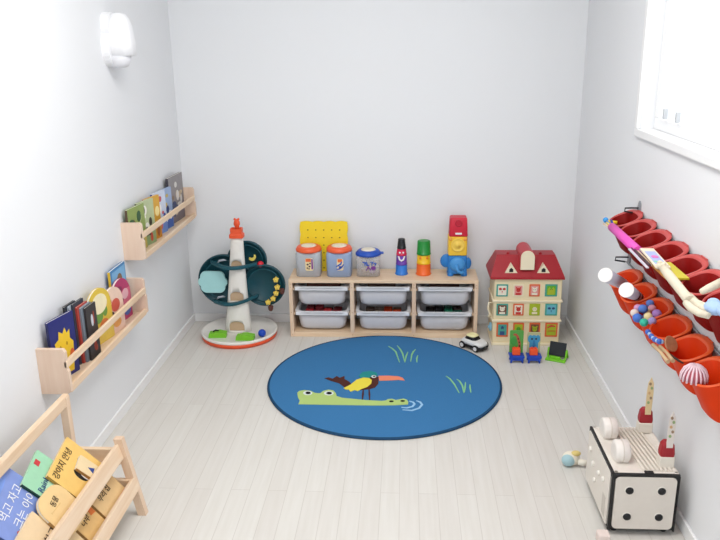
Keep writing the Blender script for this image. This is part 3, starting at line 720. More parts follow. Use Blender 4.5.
wall_shelf('upper pine wall shelf holding upright picture books, near the back corner', *SA)
wall_shelf('lower pine wall shelf holding round-topped books, above the floor stand', *SBb)
COVN = [0]
def book(label, cat, loc, rot, w_, h, t_, cover, spine=None, art=None, group=None, shape='rect', name='picture_book', mats=None):
    """origin: bottom centre of the back edge. Width along local Y, height along Z, front cover faces +X"""
    o = thing(name, label, cat, loc, 0, group); o.rotation_euler = rot
    def outline(sh=1):
        a = w_/2*sh; 
        if shape == 'arch': return [(-a, 0)]+[(-a*math.cos(PI*k/12), h*sh-a+a*math.sin(PI*k/12)) for k in range(13)]+[(a, 0)]
        if shape == 'round': return rrect(w_/2*sh, h/2*sh, min(w_, h)*.32, 6, 0, h/2)
        return rrect(w_/2*sh, h/2*sh, .003, 2, 0, h/2)
    M = Matrix(((0, 0, 1, 0), (1, 0, 0, 0), (0, 1, 0, 0), (0, 0, 0, 1)))   # XY poly -> YZ plane, extrude along X
    B().prism(outline(), .0012, M, h0=0).prism(outline(), t_, M, h0=t_-.0012).build('cover', cover, o)
    B().prism([(x*.975, z*.985+.001) for x, z in outline()], t_-.0011, M, h0=.0011).build('pages', PAGE, o)
    B().box((0, -w_/2-.0006, .001), (t_, -w_/2+.001, h-.002 if shape == 'rect' else h*.55)).build('spine', spine or cover, o)
    if art:
        b = B()
        for mi, poly in art[1]: b.m(mi).prism([(x*w_, z*h) for x, z in poly], t_+.0003+.00025*mi, M, h0=t_-.0002)
        b.build('cover_art', art[0], o)
    return o
def bm_(c): return mat('book_'+c, c, .45, 0, 30, .12)
def scene_art(cols, n=9, seed=1):
    rnd = random.Random(seed); l = [(0, bd(-.49, .01, .49, .38))]
    for i in range(n):
        l.append((rnd.randrange(1, len(cols)), ell(rnd.uniform(-.33, .33), rnd.uniform(.15, .85), rnd.uniform(.05, .15), rnd.uniform(.04, .13), 12)))
    return [bm_(c) for c in cols], l
xa = XL+.014; zA = SA[2]+.0102
TI = math.radians
gA = 'picture books on the upper wall shelf'
zz = .195
bookA = [ # y, rotz, w, h, t, cover, spine, art, label
 (-.770, -.12, .145, .190, .010, '8FA35A', '5E4B3A', (['C7B25A', '6E3F2C', 'DDE2B0', '2F5A38'], 12, 3), 'olive green picture book at the near end of the upper wall shelf'),
 (-.665, -.20, .130, .192, .009, 'B9C59B', '33392E', (['8FA676', 'EFEDE4', '3B3630', 'C44A36'], 12, 4), 'pale green book with white shapes, second on the upper wall shelf'),
 (-.575, -.20, .120, .190, .009, 'D9A53A', 'B8352C', (['C98A2E', 'F2DF9A', '8F2E2A', '9C5A30'], 10, 5), 'golden yellow picture book on the upper wall shelf'),
 (-.475, -.15, .120, .192, .009, 'CFD9EC', '2D4FA8', (['6F8FD0', 'F2F2F6', '2D4FA8', 'D06468'], 11, 6), 'white and blue picture book on the upper wall shelf'),
 (-.380, -.15, .120, .188, .008, '9BB0D4', '23408E', (['3F63B0', 'EDEFF4', 'C9B36A', '1F3470'], 10, 16), 'blue picture book behind the rail beside the grey-brown one'),
 (-.215, -.05, .190, .222, .012, '8F8A8C', '4B4750', (['777078', 'C9B79C', '8D7A66', 'DAD6D2', '3D4A74'], 14, 7), 'large grey-brown picture book at the far end of the upper wall shelf')]
def place_books(lst, z, group, x=None):
    for i, (y, rz, w_, h, t_, cv, sp, ar_, lab) in enumerate(lst):
        art_ = scene_art(ar_[0], ar_[1], ar_[2]) if isinstance(ar_, tuple) and isinstance(ar_[0], list) and isinstance(ar_[1], int) else ar_
        off = abs(math.sin(rz))*w_/2
        book(lab, 'book', ((x or xa)+off+.001, y, z), (0, 0, rz), w_, h, t_, bm_(cv), bm_(sp), art_, group)
place_books(bookA, zA, gA)
# lower shelf
zB = SBb[2]+.0102; gB = 'picture books on the lower wall shelf'
navy_art = ([bm_('F0C832'), bm_('E0692E'), bm_('B4891C')], [(0, [(-.30, .06), (.28, .06), (.34, .30), (.38, .52), (.26, .60), (.28, .74), (.16, .70), (.10, .80), (.0, .72), (-.14, .78), (-.18, .66), (-.34, .62), (-.30, .46), (-.42, .40), (-.34, .28)]),
            (1, ell(.28, .30, .10, .12)), (1, ell(-.02, .42, .05, .035)), (2, ell(-.14, .52, .03, .03)), (2, ell(.12, .54, .03, .03))])
book('navy book with a yellow fluffy animal at near end of lower shelf', 'book', (xa+.018, -1.528, zB), (0, 0, -.22), .122, .208, .009, bm_('2B2F72'), bm_('232659'), navy_art, gB)
for i, (cv, dy, hh, nm) in enumerate((('2A2D33', 0, .206, 'black-covered'), ('AEB7C2', .020, .202, 'pale grey-covered'), ('3A3F4A', .038, .207, 'charcoal'), ('B4443A', .055, .192, 'thin red'), ('7E8894', .072, .186, 'slate grey'), ('3B3738', .093, .182, 'dark brown'))):
    book('%s book among the thin spines beside the navy book' % nm, 'book', (xa+.006+.45*dy, -1.425+dy*.62, zB), (0, 0, -.07), .070, hh+.008, .0065, bm_(cv), bm_(cv), scene_art([cv, 'C9CED6', 'A8432E'], 4, 20+i), gB)
yar = ([bm_('E6C95C'), bm_('D97A3E'), bm_('6E9A4A'), bm_('F3E7C2')], [(0, bd(-.48, .02, .48, .3)), (3, ell(0, .72, .32, .18)), (2, ell(-.1, .5, .2, .12)), (1, ell(.12, .3, .2, .12)), (2, ell(.2, .55, .1, .1)), (1, ell(-.2, .2, .12, .08))])
book('yellow-green round-topped book in the middle of the lower shelf', 'book', (xa+.020, -1.240, zB), (0, 0, -.18), .145, .204, .010, bm_('DFC04A'), bm_('EDE2BE'), yar, gB, 'arch', mats=None)
par = ([bm_('EBC8B4'), bm_('C85A4A'), bm_('4C3440'), bm_('E9A45A')], [(0, bd(-.48, .02, .48, .3)), (1, ell(.1, .6, .22, .14)), (2, ell(-.12, .42, .12, .08)), (3, ell(.1, .22, .2, .1)), (1, ell(-.2, .72, .12, .07))])
book('cream-pink round-topped book left of the magenta book on lower shelf', 'book', (xa+.034, -1.150, zB), (0, 0, -.18), .130, .178, .009, bm_('EBCDBA'), bm_('F0DCCB'), par, gB, 'arch')
mar = ([bm_('D56A86'), bm_('8E2F5A'), bm_('4F8A5A'), bm_('4A63A8'), bm_('E6B8C0')], [(0, bd(-.48, .3, .48, .7)), (1, ell(-.1, .75, .18, .10)), (2, ell(-.15, .25, .2, .12)), (3, ell(.25, .2, .18, .12)), (4, ell(.2, .6, .16, .12)), (1, ell(.0, .5, .1, .08))])
book('magenta round-topped book near the far end of lower shelf', 'book', (xa+.016, -1.030, zB), (0, 0, -.08), .160, .172, .010, bm_('B5386B'), bm_('C93F6B'), mar, gB, 'arch')
bar = ([bm_('4F8FC4'), bm_('3C2C28'), bm_('7FB4DC'), bm_('8A6A4A')], [(2, bd(-.4, .5, .45, .95)), (3, ell(.05, .72, .18, .14)), (1, ell(.1, .86, .2, .07)), (0, ell(-.25, .6, .1, .1))])
book('tall blue and yellow book behind the magenta one on lower shelf', 'book', (xa+.0, -.998, zB), (0, 0, 0), .150, .212, .010, bm_('4B88BE'), bm_('E3BC3A'), bar, gB)

# ------------------------------------------------------------------ book stand at lower left
Y1, Y2 = -1.69, -2.36
sd = thing('book_stand', 'pine floor book stand with two slanting tiers in lower left corner', 'book stand', (-.37, (Y1+Y2)/2, 0))
ox, oy = -.37, (Y1+Y2)/2
def W(x, y, z): return (x-ox, y-oy, z)
for yy in (Y1, Y2):
    B().box(W(-.464, yy-.012, 0), W(-.440, yy+.012, .405), .002).build('back_post', PINEZ, sd)
    M = Matrix(((1, 0, 0, 0), (0, 0, -1, 0), (0, 1, 0, 0), (0, 0, 0, 1)))
    B().prism([(-.262-ox, 0), (-.236-ox, 0), (-.286-ox, .268), (-.312-ox, .268)], .011, T(0, yy-oy, 0) @ M, h0=-.011).build('front_leg', PINEZ, sd)
    B().box(W(-.452, yy-.008, .178), W(-.300, yy+.008, .232), .002).build('side_board', PINE, sd)
    B().box(W(-.345, yy-.016, .085), W(-.262, yy-.001, .13), .002).build('tier_end', PINE, sd)
B().box(W(-.460, Y2-.02, .375), W(-.442, Y1+.012, .410), .003).build('back_rail', PINEY, sd)
Mq = T(*W(-.298, oy, .225)) @ R(math.radians(-15), 'Y')
B().box((-.007, Y2-oy-.012, -.024), (.007, Y1-oy+.012, .026), .002, M=Mq).build('front_rail', PINEY, sd)
B().box((-.006, Y2-oy-.012, -.022), (.007, Y1-oy+.002, .022), .002, M=T(*W(-.262, oy, .112)) @ R(math.radians(-15), 'Y')).build('lower_rail', PINEY, sd)
B().box(W(-.345, Y2, .088), W(-.268, Y1-.014, .096), .001).build('lower_shelf', PINEY, sd)
B().box(W(-.395, Y2, .180), W(-.31, Y1-.008, .188), .001).build('upper_shelf', PINEY, sd)
# books on the stand: local frame on slanted plane. e along slope up, n outward
P0 = Vector((-.338, 0, .196)); e_ = Vector((-.15, 0, .18)).normalized(); yv = Vector((0, 1, 0)); n_ = e_.cross(Vector((0, -1, 0))).normalized()
if n_.x < 0: n_ = -n_
def slant_book(label, y, s, w_, h, rot, layer, cover, spine, art_, shape='rect', P=P0, lets=None, t_=.009, group='books on the floor book stand'):
    """centre at (y, s) on the slope, rotated in-plane by rot"""
    c = P+Vector((0, y, 0))+e_*s+n_*layer
    # axes: local X = n, local Y = along +y rotated, local Z = up slope rotated
    Yl = yv*math.cos(rot)+e_*math.sin(rot); Zl = n_.cross(Yl)
    if Zl.dot(e_) < 0 and abs(rot) < PI/2: Zl = -Zl; 
    M = Matrix((n_, Yl, Zl)).transposed()
    loc = c-Zl*(h/2)
    o = book(label, 'book', loc, (0, 0, 0), w_, h, t_, bm_(cover), bm_(spine), art_, group, shape)
    o.rotation_euler = M.to_euler()
    for (txt, sz, px, pz, rr, mm) in (lets or []):
        Mt = T(t_+.0014, px*w_, pz*h) @ Matrix(((0, 0, 1, 0), (1, 0, 0, 0), (0, 1, 0, 0), (0, 0, 0, 1))) @ R(rr, 'Z')
        text(txt, sz, Mt, mm, o)
    return o
WI = mat('white_ink', 'F1F1F4', .6); NI = mat('navy_ink', '2F4A82', .6)
rnd = random.Random(3)
blue_art = ([bm_('7C9ADF'), bm_('C65A5A'), bm_('3B3F4A'), bm_('6FA05A'), bm_('E0B45A')], [(0, ell(.1, .85, .3, .08))]+[(rnd.randrange(1, 5), ell(-.42+.09*i, .05+.02*(i % 3), .035, .045, 8)) for i in range(10)]+[(1, ell(-.3, .35, .03, .03)), (4, ell(.3, .9, .03, .02))])
slant_book('blue book with white writing at the camera end of the floor stand', -2.095, .120, .20, .205, .22, .002, '8296D2', '3C4F92', blue_art,
           lets=[('먹고 자고', .032, .02, .60, 0, WI), ('크는 아이', .032, .06, .40, 0, WI)])
green_art = ([bm_('8FC9A0'), bm_('C8393E'), bm_('B8E0C0')], [(2, bd(-.3, .45, .35, .62)), (1, bd(.12, .86, .26, .96))])
slant_book('mint green book with dark edge partly under the yellow book', -1.950, .088, .135, .165, .22, .012, '9FD2AE', '1F4636', green_art,
           lets=[('Rainbow', .026, -.08, .66, 0, NI)])
yel_art = ([bm_('EBC476'), bm_('22201F'), bm_('F2EFEA'), bm_('D99AA0'), bm_('D9C7A0')], [(2, ell(.12, .34, .17, .20)), (1, ell(-.03, .42, .09, .17)), (1, ell(.22, .55, .07, .07)), (2, ell(.2, .2, .13, .12)), (3, ell(.14, .18, .07, .05)), (1, ell(.02, .12, .05, .05)), (1, ell(.1, .38, .02, .02)), (1, ell(.2, .36, .02, .02))])
slant_book('yellow picture book with a black and white puppy on its cover', -1.866, .058, .172, .150, .16, .024, 'ECC26E', 'B98E42', yel_art,
           lets=[('강아지 안녕', .026, -.08, .84, 0, DARKINK)])
tri_art = ([bm_('D9B27A'), bm_('23408E')], [(0, bd(-.48, .01, .48, .08)), (1, [(-.18, .35), (.2, .35), (0, .6)])])
slant_book('small cream book with a blue triangle tucked in front of the puppy book', -1.838, .036, .055, .085, .25, .034, 'EBD2A6', 'C08C4E', tri_art)
tan_art = ([bm_('E3BE80'), bm_('C4402E'), bm_('3E6FB0')], [(1, ell(.12, .35, .10, .06)), (2, ell(-.2, .12, .06, .03)), (1, ell(.3, .10, .04, .02)), (0, bd(-.3, .6, .1, .62))])
slant_book('tan round-cornered book beside the puppy book on the stand', -2.015, .030, .125, .130, 0, .024, 'EBC98F', 'B58D58', tan_art, 'round', lets=[('동물', .02, .0, .72, .2, DARKINK)])
slant_book('cream book with green spine between blue and tan books', -2.130, .012, .120, .140, .12, .014, 'E9CDA4', 'A8A86A', ([bm_('DDB57A')], [(0, bd(-.48, .02, .48, .12))]), lets=[('친구', .03, .25, .45, 0, DARKINK)])
P1 = Vector((-.300, 0, .10))
for (y, lab, cv, tx, wd) in ((-1.795, 'tan book with dark writing at far end of lower tier', 'E6C48E', '우리 집', .15), (-1.930, 'tan book with an orange corner in middle of lower tier', 'E2B978', '나무', .10), (-2.050, 'pale tan book with writing at near end of lower tier', 'EBCFA0', '꽃밭', .12)):
    art_ = ([bm_('E07A35'), bm_('C9A060')], [(0, [(.25, .45), (.49, .40), (.49, .98), (.38, .98)] if 'orange' in lab else bd(-.48, .02, .48, .05))])
    slant_book(lab, y, .045, wd, .10, .02, .010, cv, 'B98F55', art_, P=P1, lets=[(tx, .024, -.05, .50, 0, DARKINK)])

# ------------------------------------------------------------------ wall lamp
lw = mat('lamp_white', 'F3F3F5', .35)
lp = thing('wall_lamp', 'white rounded wall lamp high on the left wall', 'wall lamp', (XL, -.79, 1.434))
MY = Matrix(((0, 0, 1, 0), (1, 0, 0, 0), (0, 1, 0, 0), (0, 0, 0, 1)))
b = B(); b.prism(ell(-.008, .052, .046, .048, 28), .028, MY); b.prism(ell(-.012, -.03, .056, .066, 28), .028, MY); b.build('back_plate', lw, lp)
b = B()
def lv2(z, a, c, r): return [Vector((.052+x, y, z)) for x, y in rrect(a, c*1.12, r, 7)]
b.rings([lv2(-.058, .044, .036, .034), lv2(-.056, .049, .042, .036), lv2(-.01, .049, .044, .036), lv2(.045, .044, .04, .034), lv2(.075, .036, .033, .03), lv2(.092, .024, .023, .02), lv2(.097, .008, .008, .007)]).build('shade', lw, lp)
b = B(); b.lathe([(.020, -.100), (.032, -.095), (.040, -.078), (.043, -.056)], T(.045, -.010, 0), 28).build('lower_diffuser', mat('lamp_diffuser', 'E2E2E6', .4), lp)

# ------------------------------------------------------------------ rails with bins on right wall
steel = mat('rail_steel', '8A8D92', .35); steeld = mat('rail_dark_clip', '3A3C40', .4)
def rail(label, ys, ye, z):
    t = thing('wall_rail', label, 'rail', (XR, (ys+ye)/2, z), 0, 'bin rails on the right wall')
    L2 = abs(ye-ys)/2
    B().cyl((-.0065, -L2, .008), (-.0065, L2, .008), .0035, seg=10).build('bar', steel, t)
    for yy in (L2-.004, -L2+.03):
        b = B(); b.lathe([(.022, 0), (.022, .003), (.016, .005)], T(0, yy-.006, .026) @ R(-PI/2, 'Y'), 22, sx=1.3, sy=.8)
        b.build('wall_plate', steel, t)
        b = B(); b.tube([(-.003, yy-.004, .028), (-.030, yy-.002, .028), (-.048, yy+.004, .026), (-.050, yy+.004, .014), (-.012, yy+.004, .008)], .0032, 8); b.build('bracket_arm', steeld, t)
rail('upper steel rail on the right wall carrying the dark red bins', -1.0, -2.15, .805)
rail('lower steel rail on the right wall carrying the orange bins', -.94, -2.15, .605)
def make_bin(label, m, loc, group, lipm):
    t = thing('hanging_bin', label, 'bin', loc, 0, group)
    n = 40
    def ring(z, x0_, x1_, hy, tilt=0, py=2.3):
        o = []
        for k in range(n):
            a = 2*PI*k/n; c = math.cos(a); s_ = math.sin(a)
            # straighter towards the wall (+x), rounder towards the room
            x = (x0_+x1_)/2+(x1_-x0_)/2*math.copysign(abs(c)**(2/2.3 if c < 0 else 2/3.4), c); y = hy*math.copysign(abs(s_)**(2/py), s_)
            o.append(Vector((x, y, z+tilt*(x+.056))))
        return o
    out = [ring(-.122, .004, .042, .046, 0, 3), ring(-.114, -.006, .045, .056, 0, 3), ring(-.07, -.030, .047, .063, .15, 2.8), ring(-.030, -.050, .048, .067, .42, 2.5), ring(-.024, -.055, .049, .071, .44)]
    inn = [ring(-.026, -.050, .034, .063, .44), ring(-.07, -.026, .032, .057, .15, 2.6), ring(-.110, .000, .030, .048, 0, 2.8)]
    B().rings(out+inn).build('bin_body', m, t)
    l = [ring(-.0245, -.0555, .050, .0715, .44), ring(-.0210, -.055, .049, .070, .44), ring(-.0210, -.0515, .035, .0645, .44), ring(-.026, -.0505, .034, .0635, .44)]
    B().rings(l, False, False, True).build('rim', lipm, t)
    B().box((.046, -.022, .000), (.0505, .022, .026), .001).build('hook', lipm, t)
    return t
redb = mat('dark_red_bin', '84100E', .5, spec=.08); redl = mat('red_rim_lit', 'C9504C', .4); orl = mat('orange_rim_lit', 'F2602C', .4); orb = mat('orange_bin', 'E03E12', .5, spec=.1)  # one plastic per row: lit rims painted lighter, inside shade darkens the bodies
od = ['first', 'second', 'third', 'fourth', 'fifth', 'sixth', 'seventh']
holdr = ['empty and next to the bracket', 'behind the pink wand', 'behind the craft sticks', 'beside the yellow folder', 'behind the cream rope bundle', 'with the blue cloth', 'nearest the camera']
holdo = ['under the paper cups', 'under the black-striped cup', 'filled with felt balls', 'empty beside the felt balls', 'holding beads and wooden toys', 'holding the pink ribbed dome']
UX, UZ, UY0, US = 1.3565, .802, -1.035, .147
LX, LZ, LY0, LS = 1.3565, .598, -1.100, .156
b0 = None
for k in range(7):
    lab = '%s dark red bin from the back wall, %s' % (od[k], holdr[k]); loc = (UX, UY0-k*US, UZ)
    if b0 is None: b0 = t = make_bin(lab, redb, loc, 'dark red bins on the upper rail', redl)
    else: t = copy_tree(b0); t.location = loc; t['label'] = lab
b1 = None
for k in range(6):
    lab = '%s orange bin from the back wall, %s' % (od[k], holdo[k]); loc = (LX, LY0-k*LS, LZ)
    if b1 is None: b1 = t = make_bin(lab, orb, loc, 'orange bins on the lower rail', orl)
    else: t = copy_tree(b1); t.location = loc; t['label'] = lab
def P(u, v_, z): return at(u, v_, 'z', z)
def rel(t_, *ps): return [Vector(p)-t_.location for p in ps]
# pink wand lying over the bins
pw0 = P(612, 227, UZ-.004); pw1 = P(638, 251, UZ-.004)
t = thing('magic_wand', 'pink wand with blue and yellow sticks lying across the red bins', 'toy wand', pw0)
a, c = rel(t, pw0, pw1)
B().cyl(a, c, .0145, .0145, 18).build('pink_sleeve', mat('hot_pink', 'E655B8', .5), t)
d = (a-c).normalized(); sidev = d.cross(Vector((0, 0, 1))).normalized()
B().cyl(a+sidev*.006, a+d*.052+sidev*.010+Vector((0, 0, .01)), .0042).build('blue_stick', mat('stick_navy', '2E3FA0', .5), t)
B().cyl(a-sidev*.002, a+d*.060-sidev*.002, .0045).build('yellow_stick', mat('stick_yellow', 'E9CF7A', .5), t)
B().cyl(a-sidev*.010, a+d*.045-sidev*.018, .0025).build('wooden_stick', PINE, t)
B().cyl(a+d*.045+sidev*.004, a+d*.085+sidev*.0+Vector((0, 0, .004)), .003).build('blue_stick', mat('stick_blue', '4C86D0', .5), t)
B().ball(a+d*.088+Vector((0, 0, .004)), .0095, 14).build('blue_knob', mat('knob_blue', '3E9BE0', .5), t)
B().cyl(a+d*.078+sidev*.006, a+d*.066+sidev*.034, .0055).build('yellow_knob', YEL, t)
# craft sticks bundle
q0 = P(636, 249, UZ-.004); q1 = P(655, 268, UZ-.006)
t = thing('craft_stick_bundle', 'bundle of striped craft sticks between the pink wand and patterned packet', 'craft sticks', q0)
a, c = rel(t, q0, q1); d = (c-a).normalized(); sv = d.cross(Vector((0, 0, 1))).normalized()
for i, cc in enumerate(('C8C4CF', '4A3038', 'E9D4B4', 'B0A8BE', 'D9B48C')):
    B().box((-.004, 0, -.002), (.004, (c-a).length*(1-.06*i), .002), .001, M=T(*(a+sv*(.020-.009*i)+Vector((0, 0, .004*(i % 2))))) @ (d.to_track_quat('Y', 'Z').to_matrix().to_4x4())).build('stick', mat('stick_'+cc, cc, .6), t)
# patterned packet
q0 = P(648, 249, UZ+.006); q1 = P(665, 268, UZ+.006)
t = thing('patterned_packet', 'cream edged packet with pink and blue pattern lying on red bins', 'packet', q0)
a, c = rel(t, q0, q1); d = (c-a).normalized(); Mk = T(*a) @ d.to_track_quat('Y', 'Z').to_matrix().to_4x4(); ln = (c-a).length
B().box((-.016, 0, -.003), (.024, ln, .003), .002, M=Mk).build('packet_board', mat('packet_cream', 'EBDDC6', .6), t)
b = B(); b.m(0).box((-.010, ln*.2, .002), (.019, ln*.93, .0038), M=Mk); b.m(1).prism(ell(.004, ln*.5, .010, .014), .0046, Mk, h0=.003); b.m(2).prism(ell(.012, ln*.75, .006, .008), .0046, Mk, h0=.003)
b.build('printed_pattern', [mat('packet_lilac', 'A9B4DE', .6), mat('packet_pink', 'D873B8', .6), mat('packet_mint', '86C8B4', .6)], t)
# yellow folder
q0 = P(660, 263, UZ-.006); q1 = P(678, 279, UZ-.006)
t = thing('yellow_folder', 'thin yellow folder lying under the cream rope bundle', 'folder', q0)
a, c = rel(t, q0, q1); d = (c-a).normalized(); Mk = T(*a) @ d.to_track_quat('Y', 'Z').to_matrix().to_4x4(); ln = (c-a).length
B().box((-.030, 0, -.003), (.028, ln, .003), .001, M=Mk).build('cover', mat('folder_yellow', 'CDBE2E', .5), t)
B().box((.022, -.001, -.004), (.030, ln+.001, .004), .001, M=Mk).build('spine', mat('folder_orange', 'C98A3A', .5), t)
# cream rope bundle
ropem = mat('cream_cotton', 'DED3BD', .9, .5, 120, .08)
pts = [(662, 267), (668, 274), (676, 284), (684, 294), (690, 301)]
t = thing('rope_doll', 'cream cotton rope doll lying along the red bins', 'rope toy', P(*pts[0], UZ+.006))
b = B(); Q_ = rel(t, *[P(u, v_, UZ+.006) for u, v_ in pts])
b.tube(Q_, .012, 12, [.010, .0125, .0125, .012, .013]); b.build('rope_body', ropem, t)
b = B()
for i in range(7):
    a_ = i*.9; b.ball(Q_[0]+Vector((math.cos(a_)*.011, math.sin(a_)*.012, .004*(i % 3))), .008, 10)
b.build('knotted_head', ropem, t)
for pp in ([(688, 298), (694, 301), (700, 307), (711, 313)], [(686, 303), (691, 308), (699, 313), (709, 316)], [(690, 296), (696, 303), (704, 306), (712, 309)]):
    B().tube(rel(t, *[P(u, v_, UZ+.006) for u, v_ in pp]), .009, 10, [.008, .0095, .009, .0075]).build('rope_limb', ropem, t)
t0 = P(701, 292, UZ+.035)
b = B(); p2 = P(722, 282, UZ+.045); b.tube([Vector((0, 0, 0)), (p2-t0)*.05, (p2-t0)*.4, p2-t0], .009, 12, [.003, .0075, .010, .011])
o = b.build('cotton_finger', ropem, loc=t0); tag(o, 'cream cotton roll resting on the dark red bin rim at right edge', 'cotton roll')
t0 = P(714, 308, UZ+.014)
b = B(); b.ball((0, 0, 0), .030, 16, (.7, 1, .5)); b.ball((.012, -.03, .004), .024, 14, (.8, 1, .6)); b.ball((.004, .014, .008), .018, 14, (.8, .9, .6))
o = b.build('blue_cloth', mat('light_blue_cloth', 'A9C3E8', .9, .5, 80, .08), loc=t0); tag(o, 'crumpled light blue cloth at end of the cream rope doll', 'cloth')
# paper cups in the lower bins
cupw = mat('paper_cup', 'CBCBDA', .6); cupi = mat('paper_cup_end', 'F4F2F0', .6)
def pcup(label, ua, ub, z, r_a, r_b, bands=False):
    a = P(*ua, z[0]); c = P(*ub, z[1]); t = thing('paper_cup', label, 'paper cup', a, 0, 'white paper cups in the orange bins')
    q, w_ = rel(t, a, c)
    B().cyl(q, w_, r_a, r_b, 26).build('cup_wall', cupw, t)
    dd = (w_-q).normalized(); B().cyl(q-dd*.002, q+dd*.001, r_a*1.05, r_a*1.05, 26).build('cup_end', cupi, t)
    if bands:
        b = B()
        for f, r_ in ((.55, .6), (.8, .7)): b.cyl(q.lerp(w_, f), q.lerp(w_, f+.08), (r_a+(r_b-r_a)*f)*1.03, (r_a+(r_b-r_a)*f)*1.01, 20)
        b.build('black_stripe', BLACK, t)
pcup('white paper cup tipped towards the far end over the first orange bin', (605.5, 275), (623, 284), (LZ+.06, LZ-.010), .0235, .019)
pcup('white paper cup with black stripes tipped in the second orange bin', (626.5, 290), (640, 298), (LZ+.045, LZ-.012), .0235, .014, True)
# felt balls
fb = [(643, 309, '5E86D4', 'blue', .012), (650, 303.5, '6C8FDC', 'upper blue', .011), (637.5, 318, '4F7AD0', 'left blue', .0), (648.2, 316.5, 'EBD9A4', 'pale yellow', .014), (656.8, 314, 'B48AD0', 'purple', .010), (644, 322.5, '3DB59B', 'teal', .008), (634.5, 313, 'E8D8D0', 'white', .002), (652, 308.5, 'E8A8BC', 'pink', .004), (652, 321, 'A9A0D8', 'lilac', .004), (638, 308, 'D9A0C8', 'rose', .002)]
for i_, (dx, dy, dz) in enumerate([(0, 0, -.088), (.022, .026, -.086), (.022, -.026, -.086), (-.002, .030, -.066), (.0, -.030, -.062), (.024, .0, -.062), (-.012, .004, -.060), (.018, .022, -.040), (.014, -.026, -.038), (-.016, -.016, -.034), (-.014, .022, -.036), (.008, 0, -.036), (-.020, .002, -.012)]):
    cl = ['6C8FDC', 'E8A8BC', 'EBD9A4', 'B48AD0', '3DB59B'][i_ % 5]; nm = ['blue', 'pink', 'yellow', 'purple', 'teal'][i_ % 5]
    o = B().ball((0, 0, 0), .0125, 14).build('felt_ball', mat('felt_'+cl, cl, .95, .4, 200, .06), loc=(LX+dx, LY0-2*LS+dy, LZ+dz))
    tag(o, '%s felt ball buried lower in the heap in the third orange bin' % nm, 'felt ball', 'felt balls in the third orange bin')
for u, v_, cl, nm, dz in fb:
    rb = .0130 if nm not in ('blue', 'purple', 'left blue') else .015
    p = P(u, v_, LZ-.012+dz)
    o = B().ball((0, 0, 0), rb, 18, (1, 1, .95)).build('felt_ball', mat('felt_'+cl, cl, .95, .4, 200, .06), loc=p)
    tag(o, '%s felt ball in the heap in the third orange bin' % nm, 'felt ball', 'felt balls in the third orange bin')
# bead string and wooden toys
pts = [(648, 332), (651.5, 336.5), (655, 339.5), (659.5, 341.5), (664, 342)]
t = thing('bead_string', 'string of shiny blue and white beads in the fifth orange bin', 'bead string', P(*pts[0], LZ-.010))
Q_ = rel(t, *[P(u, v_, LZ-.010) for u, v_ in pts])
for i in range(len(Q_)-1):
    B().ball(Q_[i], .0085, 12).build('bead', mat('bead_blue', '3F68C4', .25), t)
    B().ball(Q_[i].lerp(Q_[i+1], .5), .0065, 10).build('bead', mat('bead_pale', 'A9C4E8', .25), t)
wd = None
p = P(671, 344, LZ-.008)
b = B(); b.lathe([(.022, -.003), (.024, 0), (.022, .003)], R(.9, 'X') @ R(.5, 'Y'), 24)
o = b.build('wooden_disc', wood('brown_disc_wood', 'A5704C', 'BE8A64'), loc=p); tag(o, 'round brown wooden disc standing in the fifth orange bin', 'wooden disc')
p = P(656, 345, LZ+.006)
t = thing('wooden_tongs', 'tan wooden tongs lying at the edge of the fifth orange bin', 'tongs', p)
for k, (u1, v1, u2, v2) in enumerate(((653, 345, 668, 362), (660, 347, 673, 361))):
    a, c = rel(t, P(u1, v1, LZ-.010), P(u2, v2, LZ-.010)); B().tube([a, a.lerp(c, .5)+Vector((0, 0, .004)), c], .005, 8, [.006, .0045, .006]).build('tong_arm', mat('tan_wood', 'CDAE86', .6), t)
p = P(671, 356, LZ+.004)
t = thing('dark_brush', 'dark striped little brush beside the wooden tongs', 'brush', p)
for i in range(4):
    a, c = rel(t, P(665+i*2.4, 351+i*1.6, LZ-.010), P(671+i*2.4, 361+i*1.0, LZ+.004)); B().cyl(a, c.lerp(Vector((LX-.005, LY0-4*LS-.01, LZ-.04))-t.location, .5), .0022, .0022, 8).build('bristle_row', mat('dark_brush_brown', '43302A', .7), t)
# pink ribbed dome
p = P(694, 377, LZ-.014)
t = thing('ribbed_dome', 'pink and white ribbed dome toy in the last orange bin', 'toy', p)
B().lathe([(.030, -.006), (.029, .008), (.024, .020), (.015, .029), (.0, .033)], None, 32).build('dome', mat('dome_rose', 'C2606E', .5), t)
b = B()
for k in range(18):
    a_ = 2*PI*k/18
    b.tube([(math.cos(a_)*r, math.sin(a_)*r, z) for r, z in ((.033, -.008), (.0315, .008), (.026, .021), (.016, .030), (.003, .0345))], .0026, 6)
b.build('ribs', mat('dome_pale_pink', 'F2D3DC', .5), t)

